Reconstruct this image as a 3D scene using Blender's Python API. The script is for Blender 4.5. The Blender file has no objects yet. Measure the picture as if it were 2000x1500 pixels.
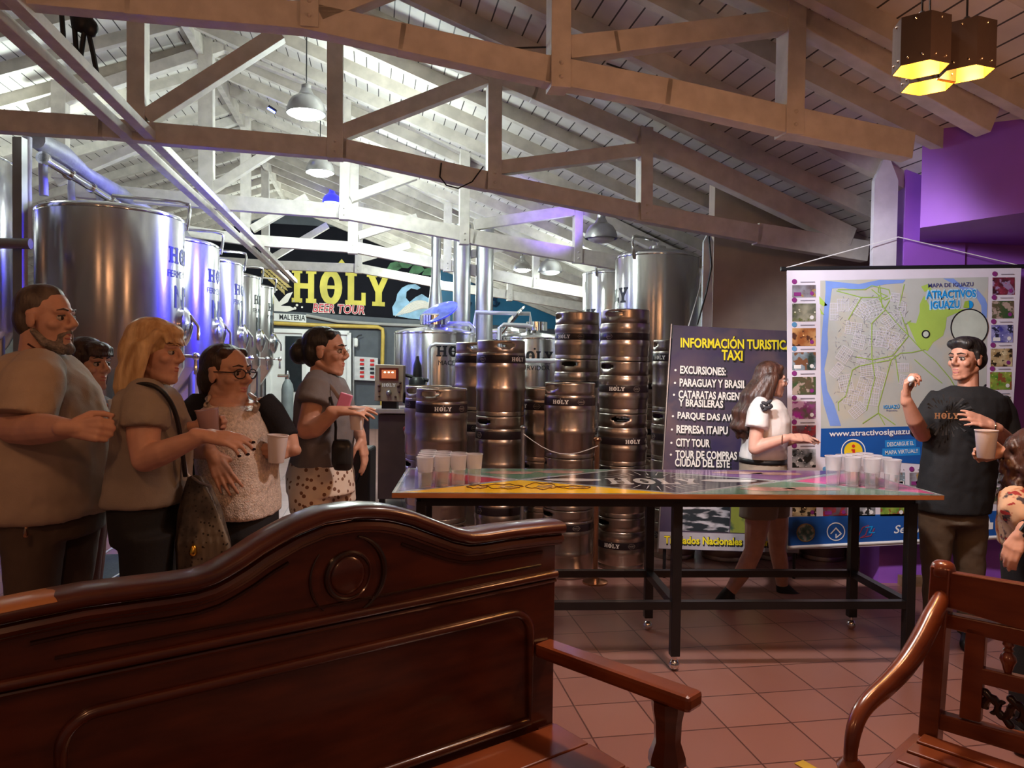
import bpy, bmesh, math, random
from mathutils import Vector, Matrix, Euler
random.seed(7)
SC = bpy.context.scene
COL = SC.collection
V = Vector
PI = math.pi

# ------------------------------------------------------------------ camera
FPX, CAMZ = 1480.0, 1.55                       # focal length in pixels of the 2000 px frame, eye height
_p, _r = math.atan(39 / FPX), 0.0135
CF = V((0, math.cos(_p), -math.sin(_p)))
_R0, _U0 = V((1, 0, 0)), V((0, math.sin(_p), math.cos(_p)))
CU = _U0 * math.cos(_r) - _R0 * math.sin(_r)
CR = _R0 * math.cos(_r) + _U0 * math.sin(_r)
CP = V((0, 0, CAMZ))
cd = bpy.data.cameras.new('camera')
cam = bpy.data.objects.new('camera', cd)
COL.objects.link(cam)
cd.sensor_width = 36.0
cd.lens = FPX / 2000 * 36.0
cd.clip_start, cd.clip_end = 0.05, 200
cam.matrix_world = Matrix(((CR.x, CU.x, -CF.x, CP.x), (CR.y, CU.y, -CF.y, CP.y), (CR.z, CU.z, -CF.z, CP.z), (0, 0, 0, 1)))
SC.camera = cam

def ray(px, py):
    return CF + CR * ((px - 1000) / FPX) + CU * ((750 - py) / FPX)
def at(px, py, Y):                              # point seen at a pixel, at distance Y into the room
    d = ray(px, py); return CP + d * (Y / d.y)
def onz(px, py, z):                             # point seen at a pixel, on the level z
    d = ray(px, py); return CP + d * ((z - CAMZ) / d.z)
def onplane(px, py, P, n):
    d = ray(px, py); return CP + d * ((P - CP).dot(n) / d.dot(n))

# ------------------------------------------------------------------ world, exposure, lights
SC.view_settings.view_transform = 'Standard'
SC.view_settings.look = 'None'
SC.view_settings.gamma = 1.0
SC.view_settings.use_curve_mapping = False
SC.view_settings.exposure = 0.9
w = bpy.data.worlds.new('world'); SC.world = w; w.use_nodes = True
w.node_tree.nodes['Background'].inputs[0].default_value = (0.085, 0.06, 0.05, 1)
w.node_tree.nodes['Background'].inputs[1].default_value = 0.5

def lamp(name, loc, energy, col, kind='POINT', size=0.1, target=None, spot=60, blend=0.5, sy=None):
    L = bpy.data.lights.new(name, kind); L.energy = energy; L.color = col
    if kind == 'AREA':
        L.size = size
        if sy: L.shape = 'RECTANGLE'; L.size_y = sy
    else:
        L.shadow_soft_size = size
    if kind == 'SPOT':
        L.spot_size = math.radians(spot); L.spot_blend = blend
    o = bpy.data.objects.new(name, L); COL.objects.link(o); o.location = loc
    if target is not None:
        o.rotation_euler = (V(target) - V(loc)).to_track_quat('-Z', 'Y').to_euler()
    return o
COOL, WARM, BLUE = (0.86, 1.0, 0.93), (1.0, 0.46, 0.21), (0.03, 0.02, 1.0)
# building axes: BA runs away down the hall, BL across it
BL, BA = V((.9842, .1772, 0)), V((-.1772, .9842, 0))
P0 = at(650, 300, 5.8); P0.z = 0                 # king post line, second truss
def hall(u, v, z):
    q = P0 + BL * u + BA * v; return V((q.x, q.y, z))
# warm pendants over the seating area around and behind the viewer
for q, e in (((1.5, 2.1, 2.3), 17), ((-1.0, 0.5, 2.7), 15), ((0.6, -1.6, 2.8), 17), ((-2.6, 1.2, 2.9), 8)):
    lamp('pendant_light', q, e, WARM, size=0.12)
# cool hall lamps, plus unseen ones added to brighten mural and ceiling
for q, e in ((hall(0.25, 1.35, 3.45), 55), (hall(.15, 4.0, 3.45), 56), (hall(-3.2, 3.0, 3.7), 50), (hall(1.2, 7.2, 3.2), 42), (hall(-.9, 9.4, 3.3), 95), (hall(1.6, 9.6, 3.0), 60), (hall(3.0, 4.6, 2.75), 22)):
    lamp('hall_lamp_and_fill', q, e, COOL, size=0.15)
lamp('map_fill_spot', (.4, 3.35, 2.68), 150, (.95, .95, 1.0), 'SPOT', .08, (2.5, 5.3, 1.15), 62, .4)  # added spot without a fixture, brightens the map and people before it
lamp('pillar_fill_spot', (1.3, 4.3, 2.55), 34, (.9, .9, 1.0), 'SPOT', .06, (2.9, 5.45, 2.3), 58, .7)  # added spot, lifts the purple pillar and its white board
lamp('table_fill_spot', (1.0, 2.9, 3.3), 130, (1.0, .80, .72), 'SPOT', .10, (1.1, 3.7, 0), 105, .45)  # added overhead spot, puts more light on tabletop and floor
# blue led bars under the roof wash tanks and boards
lamp('blue_wash', (.95, 8.2, 3.3), 3000, BLUE, 'SPOT', .30, (-3.5, 7.2, 1.9), 38, .5)
lamp('blue_wash', (1.0, 10.6, 3.2), 4200, BLUE, 'SPOT', .30, (-3.9, 9.0, 1.9), 36, .5)
lamp('blue_wash', hall(2.6, 2.2, 3.0), 30, (.3, .16, 1), 'SPOT', .06, hall(1.8, 4.5, 4.0), 80, .6)
lamp('blue_wash', hall(.5, 6.0, 3.4), 70, (.2, .15, 1), 'SPOT', .06, hall(2.2, 6.4, 1.6), 60, .6)

# ------------------------------------------------------------------ materials
def M(name, col, rough=.5, metal=0, var=.12, vs=6, col2=None, bump=0, bs=40, coat=0, trans=0, ior=1.45, emit=None, es=1, aniso=0, stretch=(1, 1, 1), spec=.5, sss=0, alpha=1):
    m = bpy.data.materials.new(name); m.use_nodes = True
    N, L = m.node_tree.nodes, m.node_tree.links
    b = N['Principled BSDF']
    b.inputs['Roughness'].default_value = rough; b.inputs['Metallic'].default_value = metal
    b.inputs['Specular IOR Level'].default_value = spec
    b.inputs['Coat Weight'].default_value = coat; b.inputs['Coat Roughness'].default_value = .12
    b.inputs['Transmission Weight'].default_value = trans; b.inputs['IOR'].default_value = ior
    b.inputs['Alpha'].default_value = alpha
    if sss:
        b.inputs['Subsurface Weight'].default_value = sss
        b.inputs['Subsurface Radius'].default_value = (.012, .005, .003)
    tc = N.new('ShaderNodeTexCoord'); mp = N.new('ShaderNodeMapping'); mp.inputs['Scale'].default_value = stretch
    L.new(tc.outputs['Object'], mp.inputs[0])
    n = N.new('ShaderNodeTexNoise'); n.inputs['Scale'].default_value = vs; n.inputs['Detail'].default_value = 5
    L.new(mp.outputs[0], n.inputs['Vector'])
    mx = N.new('ShaderNodeMix'); mx.data_type = 'RGBA'
    c2 = col2 or tuple(min(1, c * (1 + var)) for c in col)
    c1 = col if col2 else tuple(c * (1 - var) for c in col)
    mx.inputs[6].default_value = (*c1, 1); mx.inputs[7].default_value = (*c2, 1)
    rp = N.new('ShaderNodeMapRange'); rp.inputs[1].default_value = .35; rp.inputs[2].default_value = .65
    L.new(n.outputs[0], rp.inputs[0]); L.new(rp.outputs[0], mx.inputs[0]); L.new(mx.outputs[2], b.inputs['Base Color'])
    if bump:
        n2 = N.new('ShaderNodeTexNoise'); n2.inputs['Scale'].default_value = bs; n2.inputs['Detail'].default_value = 3
        L.new(mp.outputs[0], n2.inputs['Vector'])
        bp = N.new('ShaderNodeBump'); bp.inputs['Strength'].default_value = bump; bp.inputs['Distance'].default_value = .01
        L.new(n2.outputs[0], bp.inputs['Height']); L.new(bp.outputs[0], b.inputs['Normal'])
    if emit:
        b.inputs['Emission Color'].default_value = (*emit, 1); b.inputs['Emission Strength'].default_value = es
    if aniso:
        b.inputs['Anisotropic'].default_value = aniso; b.inputs['Anisotropic Rotation'].default_value = .25
        t = N.new('ShaderNodeTangent'); t.direction_type = 'RADIAL'; t.axis = 'Z'
        L.new(t.outputs[0], b.inputs['Tangent'])
    return m
def pattern(m, fac_builder, col):                # lays a second colour over a material through a node-built mask
    N, L = m.node_tree.nodes, m.node_tree.links
    b = N['Principled BSDF']; src = b.inputs['Base Color'].links[0].from_socket
    mx = N.new('ShaderNodeMix'); mx.data_type = 'RGBA'
    L.new(src, mx.inputs[6]); mx.inputs[7].default_value = (*col, 1)
    L.new(fac_builder(N, L), mx.inputs[0]); L.new(mx.outputs[2], b.inputs['Base Color'])
    return m
def seams(direction, pitch, width, offset=0):   # thin lines every `pitch` metres along a direction
    def f(N, L):
        g = N.new('ShaderNodeNewGeometry')
        d = N.new('ShaderNodeVectorMath'); d.operation = 'DOT_PRODUCT'; d.inputs[1].default_value = direction
        L.new(g.outputs['Position'], d.inputs[0])
        a = N.new('ShaderNodeMath'); a.operation = 'MULTIPLY_ADD'; a.inputs[1].default_value = 1 / pitch; a.inputs[2].default_value = offset
        L.new(d.outputs['Value'], a.inputs[0])
        fr = N.new('ShaderNodeMath'); fr.operation = 'FRACT'; L.new(a.outputs[0], fr.inputs[0])
        lt = N.new('ShaderNodeMath'); lt.operation = 'LESS_THAN'; lt.inputs[1].default_value = width / pitch
        L.new(fr.outputs[0], lt.inputs[0]); return lt.outputs[0]
    return f
def voronoi_spots(scale, size, stretch=(1, 1, 1)):
    def f(N, L):
        tc = N.new('ShaderNodeTexCoord'); mp = N.new('ShaderNodeMapping'); mp.inputs['Scale'].default_value = stretch
        L.new(tc.outputs['Object'], mp.inputs[0])
        v = N.new('ShaderNodeTexVoronoi'); v.inputs['Scale'].default_value = scale; L.new(mp.outputs[0], v.inputs['Vector'])
        lt = N.new('ShaderNodeMath'); lt.operation = 'LESS_THAN'; lt.inputs[1].default_value = size
        L.new(v.outputs['Distance'], lt.inputs[0]); return lt.outputs[0]
    return f
def noise_mask(scale, lo, hi, stretch=(1, 1, 1)):
    def f(N, L):
        tc = N.new('ShaderNodeTexCoord'); mp = N.new('ShaderNodeMapping'); mp.inputs['Scale'].default_value = stretch
        L.new(tc.outputs['Object'], mp.inputs[0])
        n = N.new('ShaderNodeTexNoise'); n.inputs['Scale'].default_value = scale; n.inputs['Detail'].default_value = 3
        L.new(mp.outputs[0], n.inputs['Vector'])
        r = N.new('ShaderNodeMapRange'); r.inputs[1].default_value = lo; r.inputs[2].default_value = hi
        L.new(n.outputs[0], r.inputs[0]); return r.outputs[0]
    return f
def worn_beyond(direction, value, jitter):      # bare wood on upward faces past a place along a rail, with a ragged edge
    def f(N, L):
        g = N.new('ShaderNodeNewGeometry'); d = N.new('ShaderNodeVectorMath'); d.operation = 'DOT_PRODUCT'; d.inputs[1].default_value = direction
        L.new(g.outputs['Position'], d.inputs[0])
        n = N.new('ShaderNodeTexNoise'); n.inputs['Scale'].default_value = 14; L.new(g.outputs['Position'], n.inputs['Vector'])
        a = N.new('ShaderNodeMath'); a.operation = 'MULTIPLY_ADD'; a.inputs[1].default_value = jitter; L.new(n.outputs[0], a.inputs[0]); L.new(d.outputs['Value'], a.inputs[2])
        c = N.new('ShaderNodeMath'); c.operation = 'GREATER_THAN'; c.inputs[1].default_value = value; L.new(a.outputs[0], c.inputs[0])
        s = N.new('ShaderNodeSeparateXYZ'); L.new(g.outputs['True Normal'], s.inputs[0])
        z = N.new('ShaderNodeMath'); z.operation = 'GREATER_THAN'; z.inputs[1].default_value = .55; L.new(s.outputs[2], z.inputs[0])
        m = N.new('ShaderNodeMath'); m.operation = 'MULTIPLY'; L.new(c.outputs[0], m.inputs[0]); L.new(z.outputs[0], m.inputs[1]); return m.outputs[0]
    return f
white_wood = M('white_painted_timber', (.62, .58, .53), .6, var=.1, vs=9, bump=.15, bs=30)
rafter_mat = M('whitewashed_rafter', (.50, .46, .41), .65, var=.14, vs=7)
deck_mat = pattern(M('white_board_ceiling', (.60, .57, .52), .6, var=.1, vs=3), seams(BL, .115, .010), (.05, .045, .04))
purple = M('purple_paint', (.27, .085, .50), .55, var=.06, vs=4)
beige_wall = M('beige_plaster', (.42, .33, .27), .7, var=.06)
grey_wall = M('dark_grey_paint', (.075, .085, .10), .5, var=.1)
light_wall = M('pale_grey_wall', (.35, .34, .33), .6, var=.08)
black_paint = M('black_paint', (.007, .007, .011), .8, spec=.15)
steel = M('brushed_steel', (.60, .59, .58), .24, 1, var=.05, vs=3, aniso=.75)
keg_steel = M('keg_steel', (.50, .43, .37), .30, 1, var=.12, vs=8, aniso=.35)
chrome = M('polished_steel', (.75, .75, .76), .12, 1, var=.03)
dull_steel = M('dull_steel', (.42, .42, .43), .4, 1, var=.08)
black_metal = M('black_powder_coat', (.010, .010, .012), .35, var=.2)
black_plastic = M('black_plastic', (.012, .012, .013), .4)
white_plastic = M('white_plastic', (.75, .75, .74), .35, var=.04)
ink = M('black_lettering', (.012, .012, .016), .5)
white_ink = M('white_lettering', (.78, .74, .68), .5, var=.03)
band_mat = M('keg_band', (.020, .012, .014), .35, var=.2)
copper = M('copper_pole', (.55, .33, .20), .25, 1)
gold_pipe = M('yellow_pipe_paint', (.55, .38, .08), .4)
mahogany = M('varnished_mahogany', (.040, .0070, .0030), .30, var=0, vs=5, col2=(.078, .016, .006), coat=.6, stretch=(1, 1, 5))
mahog_dark = M('dark_carved_mahogany', (.016, .004, .002), .3, coat=.5)
honey_wood = M('worn_honey_wood', (.34, .14, .045), .4, coat=.4, var=.2, stretch=(8, 8, 1))
red_wood = M('reddish_varnished_wood', (.11, .022, .007), .28, var=0, vs=5, col2=(.18, .042, .012), coat=.7, stretch=(1, 1, 4))

# ------------------------------------------------------------------ mesh building
WM = {}
class MB:
    def __init__(s): s.v = []; s.f = []
    def add(s, vs, fs):
        o = len(s.v); s.v += [V(p) for p in vs]; s.f += [tuple(i + o for i in f) for f in fs]
        return s
    def box(s, c, size, R=None):
        c = V(c); h = V(size) / 2
        q = [V((x * h.x, y * h.y, z * h.z)) for z in (-1, 1) for y in (-1, 1) for x in (-1, 1)]
        if R is not None: q = [R @ p for p in q]
        return s.add([c + p for p in q], [(0, 2, 3, 1), (4, 5, 7, 6), (0, 1, 5, 4), (2, 6, 7, 3), (0, 4, 6, 2), (1, 3, 7, 5)])
    def bar(s, a, b, wid, hei, side=None):      # straight bar, `hei` measured square to the `side` vector
        a, b = V(a), V(b); d = (b - a).normalized()
        sd = V(side) if side is not None else d.cross(V((0, 0, 1)))
        if sd.length < 1e-4: sd = V((1, 0, 0))
        sd = (sd - d * sd.dot(d)).normalized(); up = sd.cross(d).normalized()
        q = [p + sd * (i * wid / 2) + up * (j * hei / 2) for p in (a, b) for (i, j) in ((-1, -1), (1, -1), (1, 1), (-1, 1))]
        return s.add(q, [(3, 2, 1, 0), (4, 5, 6, 7), (0, 1, 5, 4), (1, 2, 6, 5), (2, 3, 7, 6), (3, 0, 4, 7)])
    def prism(s, pts, ext):
        n = len(pts); ext = V(ext)
        q = [V(p) for p in pts] + [V(p) + ext for p in pts]
        return s.add(q, [tuple(range(n))[::-1], tuple(range(n, 2 * n))] + [(i, (i + 1) % n, n + (i + 1) % n, n + i) for i in range(n)])
    def quad(s, *p): return s.add(p, [tuple(range(len(p)))])
    def loft(s, rings, n=20, e=2.0, cap=True, closed=False):
        vs = []; fs = []
        for c, u, v in rings:
            for k in range(n):
                t = 2 * PI * k / n; a, b = math.cos(t), math.sin(t)
                vs.append(V(c) + V(u) * (math.copysign(abs(a) ** (2 / e), a)) + V(v) * (math.copysign(abs(b) ** (2 / e), b)))
        m = len(rings)
        for i in range(m if closed else m - 1):
            j = (i + 1) % m
            fs += [(i * n + k, i * n + (k + 1) % n, j * n + (k + 1) % n, j * n + k) for k in range(n)]
        if cap and not closed:
            fs += [tuple(range(n))[::-1], tuple(range((m - 1) * n, m * n))]
        return s.add(vs, fs)
    def tube(s, path, r, n=10, cap=True, closed=False, flat=1.0, side=None):
        P = [V(p) for p in path]; m = len(P); rs = r if isinstance(r, (list, tuple)) else [r] * m
        rings = []; ref = None
        for i in range(m):
            t = (P[(i + 1) % m] - P[i - 1]) if closed else (P[min(i + 1, m - 1)] - P[max(i - 1, 0)])
            t = t.normalized() if t.length > 1e-9 else V((0, 0, 1))
            if ref is None:
                ref = V(side) if side is not None else (V((0, 0, 1)) if abs(t.z) < .9 else V((1, 0, 0)))
            ref = (ref - t * ref.dot(t))
            ref = ref.normalized() if ref.length > 1e-6 else t.orthogonal().normalized()
            b = t.cross(ref); rings.append((P[i], ref * rs[i], b * rs[i] * flat))
        return s.loft(rings, n, cap=cap, closed=closed)
    def capsule(s, a, ra, b, rb, n=14):
        a, b = V(a), V(b); d = b - a
        d = d.normalized() if d.length > 1e-7 else V((0, 0, 1))
        u = d.orthogonal().normalized(); v = d.cross(u); rings = []
        for k in range(1, 5):
            t = PI / 2 * (1 - k / 4.); rings.append((a - d * ra * math.sin(t), u * ra * math.cos(t), v * ra * math.cos(t)))
        for k in range(0, 4):
            t = PI / 2 * (k / 4.); rings.append((b + d * rb * math.sin(t), u * rb * math.cos(t), v * rb * math.cos(t)))
        return s.loft(rings, n)
    def chain(s, pts, rs):
        for i in range(len(pts) - 1): s.capsule(pts[i], rs[i], pts[i + 1], rs[i + 1])
        return s
    def ell(s, c, r, R=None, n=18, m=12):
        c = V(c); R = R or Matrix.Identity(3); rings = []
        for k in range(1, m):
            t = -PI / 2 + PI * k / m
            rings.append((c + R @ V((0, 0, r[2] * math.sin(t))), R @ V((r[0] * math.cos(t), 0, 0)), R @ V((0, r[1] * math.cos(t), 0))))
        return s.loft(rings, n)
    def lathe(s, prof, c=(0, 0, 0), n=32, R=None, cap=True, closed=False):
        c = V(c); R = R or Matrix.Identity(3)
        return s.loft([(c + R @ V((0, 0, z)), R @ V((r, 0, 0)), R @ V((0, r, 0))) for r, z in prof], n, cap=cap, closed=closed)
    def mapped(s, vf, mapf):
        return s.add([mapf(p[0], p[1]) for p in vf[0]], vf[1])
    def build(s, name, mat, parent=None, smooth=True, bevel=0, remesh=0, relax=0, angle=.7, subsurf=0, wrinkle=0, wscale=.12, fac=.5):
        vs = s.v
        if parent is not None: Wm = WM[parent.name]
        else:
            lo = [min(p[i] for p in vs) for i in range(3)]; hi = [max(p[i] for p in vs) for i in range(3)]
            Wm = Matrix.Translation(((lo[0] + hi[0]) / 2, (lo[1] + hi[1]) / 2, lo[2]))
        I = Wm.inverted()
        me = bpy.data.meshes.new(name); me.from_pydata([I @ p for p in vs], [], s.f); me.update()
        bm = bmesh.new(); bm.from_mesh(me); bmesh.ops.recalc_face_normals(bm, faces=bm.faces); bm.to_mesh(me); bm.free()
        o = bpy.data.objects.new(name, me); COL.objects.link(o); me.materials.append(mat)
        if parent is not None: o.parent = parent
        else: o.matrix_world = Wm
        WM[o.name] = Wm
        if smooth:
            me.polygons.foreach_set('use_smooth', [True] * len(me.polygons))
            if not remesh: me.set_sharp_from_angle(angle=angle)
        if bevel:
            b = o.modifiers.new('edge', 'BEVEL'); b.width = bevel; b.segments = 2; b.limit_method = 'ANGLE'; b.angle_limit = .6
        if remesh:
            b = o.modifiers.new('skin', 'REMESH'); b.mode = 'VOXEL'; b.voxel_size = remesh; b.use_smooth_shade = True
            if relax:
                b = o.modifiers.new('relax', 'SMOOTH'); b.factor = fac; b.iterations = relax
        if wrinkle:
            tx = bpy.data.textures.new('folds', 'CLOUDS'); tx.noise_scale = wscale; tx.noise_depth = 2
            b = o.modifiers.new('folds', 'DISPLACE'); b.texture = tx; b.strength = wrinkle; b.mid_level = .5; b.texture_coords = 'LOCAL'
        if subsurf:
            b = o.modifiers.new('round', 'SUBSURF'); b.levels = b.render_levels = subsurf
        return o
def tag(o, label=None, cat=None, group=None, kind=None):
    if label: o['label'] = label
    if cat: o['category'] = cat
    if group: o['group'] = group
    if kind: o['kind'] = kind
    return o
def thing(name, label, cat, loc=(0, 0, 0), rz=0, group=None):
    o = bpy.data.objects.new(name, None); COL.objects.link(o); o.empty_display_size = .1
    o.location = loc; o.rotation_euler = (0, 0, rz)
    WM[o.name] = Matrix.Translation(loc) @ Matrix.Rotation(rz, 4, 'Z')
    return tag(o, label, cat, group)
def copy_tree(o, parent=None):
    c = o.copy(); COL.objects.link(c)
    if parent is not None: c.parent = parent
    for ch in list(o.children): copy_tree(ch, c)
    return c
def place(proto, used, loc, rz=0, label=None, group=None, scale=None):   # first use moves the original, later ones copy it
    o = proto if not used else copy_tree(proto)
    used.append(o); o.location = loc; o.rotation_euler = (0, 0, rz)
    if scale: o.scale = scale
    if label: o['label'] = label
    if group: o['group'] = group
    return o
_tc = {}
def text(s, size=1, bold=0, xs=1.0, shear=0, align='CENTER', spacing=1.0):
    k = (s, bold, shear, align, spacing)
    if k not in _tc:
        c = bpy.data.curves.new('lettering', 'FONT'); c.body = s; c.size = 1; c.align_x = align; c.align_y = 'CENTER'
        c.offset = bold; c.shear = shear; c.resolution_u = 3; c.fill_mode = 'FRONT'; c.space_character = spacing; c.space_line = .85
        o = bpy.data.objects.new('lettering', c); me = o.to_mesh()
        _tc[k] = ([tuple(v.co) for v in me.vertices], [tuple(p.vertices) for p in me.polygons])
        o.to_mesh_clear(); bpy.data.objects.remove(o); bpy.data.curves.remove(c)
    vs, fs = _tc[k]
    return [(x * size * xs, y * size, 0) for x, y, z in vs], fs
def holy(h=1.0):                                 # the slab lettered word, centred, height h
    q = []
    def r(x0, y0, x1, y1): q.append([(x0, y0), (x1, y0), (x1, y1), (x0, y1)])
    for a in (0, .58):
        r(a + .09, .13, a + .34, .87); r(a, 0, a + .43, .13); r(a, .87, a + .43, 1)
    r(.34, .42, .67, .58)
    ox = 1.62
    for k in range(20):
        t0, t1 = 2 * PI * k / 20, 2 * PI * (k + 1) / 20
        q.append([(ox + .16 * math.cos(t0), .5 + .32 * math.sin(t0)), (ox + .47 * math.cos(t0), .5 + .53 * math.sin(t0)),
                  (ox + .47 * math.cos(t1), .5 + .53 * math.sin(t1)), (ox + .16 * math.cos(t1), .5 + .32 * math.sin(t1))])
    r(ox - .155, .45, ox + .155, .55)
    b = 2.22
    r(b + .1, .14, b + .37, .87); r(b, .87, b + .48, 1); r(b, 0, b + .86, .14); r(b + .68, .14, b + .86, .38)
    b = 3.12
    r(b, .87, b + .44, 1); r(b + .56, .87, b + 1, 1); r(b + .24, 0, b + .78, .13)
    q.append([(b + .37, .13), (b + .65, .13), (b + .65, .42), (b + .51, .62), (b + .37, .42)])
    q.append([(b + .37, .42), (b + .51, .62), (b + .36, .87), (b + .08, .87)]); q.append([(b + .65, .42), (b + .92, .87), (b + .66, .87), (b + .51, .62)])
    q.append([(2.06, 1.12), (2.2, 1.24), (2.06, 1.36), (1.92, 1.24)])
    vs = []; fs = []
    for p in q:
        fs.append(tuple(range(len(vs), len(vs) + len(p)))); vs += [((x - 2.06) * h, (y - .5) * h, 0) for x, y in p]
    return vs, fs
def flatmap(o, ux, uy, off=V((0, 0, 0))):
    o, ux, uy, off = V(o), V(ux), V(uy), V(off)
    return lambda x, y: o + ux * x + uy * y + off
def smooth_path(P, n=6):                         # Catmull-Rom through the points
    P = [V(p) for p in P]; out = []
    for i in range(len(P) - 1):
        a, b, c, d = P[max(i - 1, 0)], P[i], P[i + 1], P[min(i + 2, len(P) - 1)]
        for k in range(n):
            t = k / n; out.append(.5 * ((2 * b) + (c - a) * t + (2 * a - 5 * b + 4 * c - d) * t * t + (3 * b - a - 3 * c + d) * t ** 3))
    return out + [P[-1]]
def cylmap(c, R, ang, z):                        # letters wrapped round an upright cylinder
    c = V(c)
    def f(x, y):
        t = ang + x / R
        return V((c.x + R * math.cos(t), c.y + R * math.sin(t), z + y))
    return f
# ------------------------------------------------------------------ the setting
def onhall(px, py, v): return onplane(px, py, hall(0, v, 0), BA)
def struct(o): o['kind'] = 'structure'; return o
def deck_z(u): return 5.05 - .37 * abs(u + 1.55)
# floor of square terracotta tiles
fm = bpy.data.materials.new('terracotta_tiles'); fm.use_nodes = True
N, L = fm.node_tree.nodes, fm.node_tree.links; b = N['Principled BSDF']
g = N.new('ShaderNodeNewGeometry'); mp = N.new('ShaderNodeMapping'); mp.inputs['Rotation'].default_value = (0, 0, -math.atan2(.1772, .9842))
bk = N.new('ShaderNodeTexBrick'); bk.offset = 0; bk.inputs['Scale'].default_value = 1
for k, val in (('Brick Width', .3), ('Row Height', .3), ('Mortar Size', .004), ('Mortar Smooth', .1)): bk.inputs[k].default_value = val
bk.inputs['Color1'].default_value = (.33, .168, .138, 1); bk.inputs['Color2'].default_value = (.28, .136, .112, 1); bk.inputs['Mortar'].default_value = (.10, .042, .035, 1)
L.new(g.outputs['Position'], mp.inputs[0]); L.new(mp.outputs[0], bk.inputs['Vector'])
nz = N.new('ShaderNodeTexNoise'); nz.inputs['Scale'].default_value = 2.5; nz.inputs['Detail'].default_value = 6
L.new(g.outputs['Position'], nz.inputs['Vector'])
rr = N.new('ShaderNodeMapRange'); rr.inputs[3].default_value = .22; rr.inputs[4].default_value = .42
L.new(nz.outputs[0], rr.inputs[0]); L.new(rr.outputs[0], b.inputs['Roughness']); L.new(bk.outputs['Color'], b.inputs['Base Color'])
bp = N.new('ShaderNodeBump'); bp.inputs['Strength'].default_value = .25; bp.inputs['Distance'].default_value = .004; bp.invert = True
L.new(bk.outputs['Fac'], bp.inputs['Height']); L.new(bp.outputs[0], b.inputs['Normal'])
struct(MB().box((-1, 8, -.06), (18, 23, .12)).build('floor', fm, smooth=False))

# board ceiling, two slopes, and its rafters
VA, VB = -6.6, 12.1
for nm, ua, ub in (('ceiling', -1.55, 5.4), ('ceiling', -7.6, -1.55)):
    m = MB(); m.prism([hall(ua, VA, deck_z(ua)), hall(ub, VA, deck_z(ub)), hall(ub, VA, deck_z(ub) + .06), hall(ua, VA, deck_z(ua) + .06)], BA * (VB - VA))
    struct(m.build(nm, deck_mat, smooth=False))
v = VA + .3
while v < VB:
    for ua, ub in ((-1.55, 5.3), (-7.5, -1.55)):
        m = MB().bar(hall(ua, v, deck_z(ua) - .06), hall(ub, v, deck_z(ub) - .06), .075, .12, side=BA)
        struct(m.build('trim_rafter', rafter_mat, smooth=False))
    v += .66
struct(MB().bar(hall(-1.55, VA, deck_z(-1.55) - .13), hall(-1.55, VB, deck_z(-1.55) - .13), .07, .16, side=BL).build('trim_ridge', rafter_mat, smooth=False))

# walls
def gable(v, u0, u1, t, name, mat, ztop=None):
    pts = [hall(u0, v, 0), hall(u1, v, 0), hall(u1, v, deck_z(u1))]
    if u0 < -1.55 < u1: pts.append(hall(-1.55, v, deck_z(-1.55)))
    pts.append(hall(u0, v, deck_z(u0)))
    return struct(MB().prism(pts, BA * t).build(name, mat, smooth=False))
VBK = 11.9
gable(VBK, -7.5, 5.3, .2, 'wall_back', grey_wall)
struct(MB().prism([hall(-7.5, VA, 0), hall(-7.5, VA, deck_z(-7.5)), hall(-7.3, VA, deck_z(-7.3)), hall(-7.3, VA, 0)], BA * (VBK - VA)).build('wall_left', light_wall, smooth=False))
struct(MB().prism([hall(5.1, 1.3, 0), hall(5.1, 1.3, deck_z(5.1)), hall(5.25, 1.3, deck_z(5.25)), hall(5.25, 1.3, 0)], BA * (VBK - 1.3)).build('wall_hall', light_wall, smooth=False))
q = at(1392, 600, 6.9)
um = (q - P0).dot(BL); vm = (q - P0).dot(BA)
gable(vm, um, 5.2, .12, 'wall_middle', beige_wall)
# white edge board of that wall and its cable
e0 = at(1371, 650, 6.85); e1 = at(1390, 650, 6.85); zt = at(1380, 472, 6.85).z; zp = at(1381, 452, 6.85).z
struct(MB().prism([V((e0.x, e0.y, 0)), V((e1.x, e1.y, 0)), V((e1.x, e1.y, zt)), V(((e0.x + e1.x) / 2, e0.y, zp)), V((e0.x, e0.y, zt))], V((0, .05, 0))).build('trim_edge', M('white_edge_paint', (.66, .68, .68), .5), smooth=False))
# purple pillar, wall and bulkhead
YP = 5.45
pl, pr = at(1717, 1100, YP), at(1800, 1100, YP)
m = MB().prism([(pl.x, YP, 0), (pr.x + .25, YP, 0), (pr.x + .25, YP, 3.6), (pl.x + .12, YP, 3.6), (pl.x + .12, YP, 1.2), (pl.x, YP, 1.2)], (0, .3, 0))
struct(m.build('wall_pillar', purple, smooth=False))
m = MB().prism([(pr.x + .2, 5.455, 0), (6.5, 6.0, 0), (6.5, 6.0, 3.6), (pr.x + .2, 5.455, 3.6)], (0, .12, 0))
struct(m.build('wall_right', purple, smooth=False))
A = at(1797, 445, 4.9); B = onz(2000, 415, A.z); d = (B - A)
zs = A.z
foot = [(A.x, A.y), (A.x + d.x * 3.7, A.y + d.y * 3.7), (6.5, 3.6), (6.5, 6.3), (A.x * 1.125, A.y * 1.125)]
m = MB().prism([(x, y, zs) for x, y in foot], (0, 0, 3.5 - zs))
struct(m.build('wall_bulkhead', purple, smooth=False))
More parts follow.
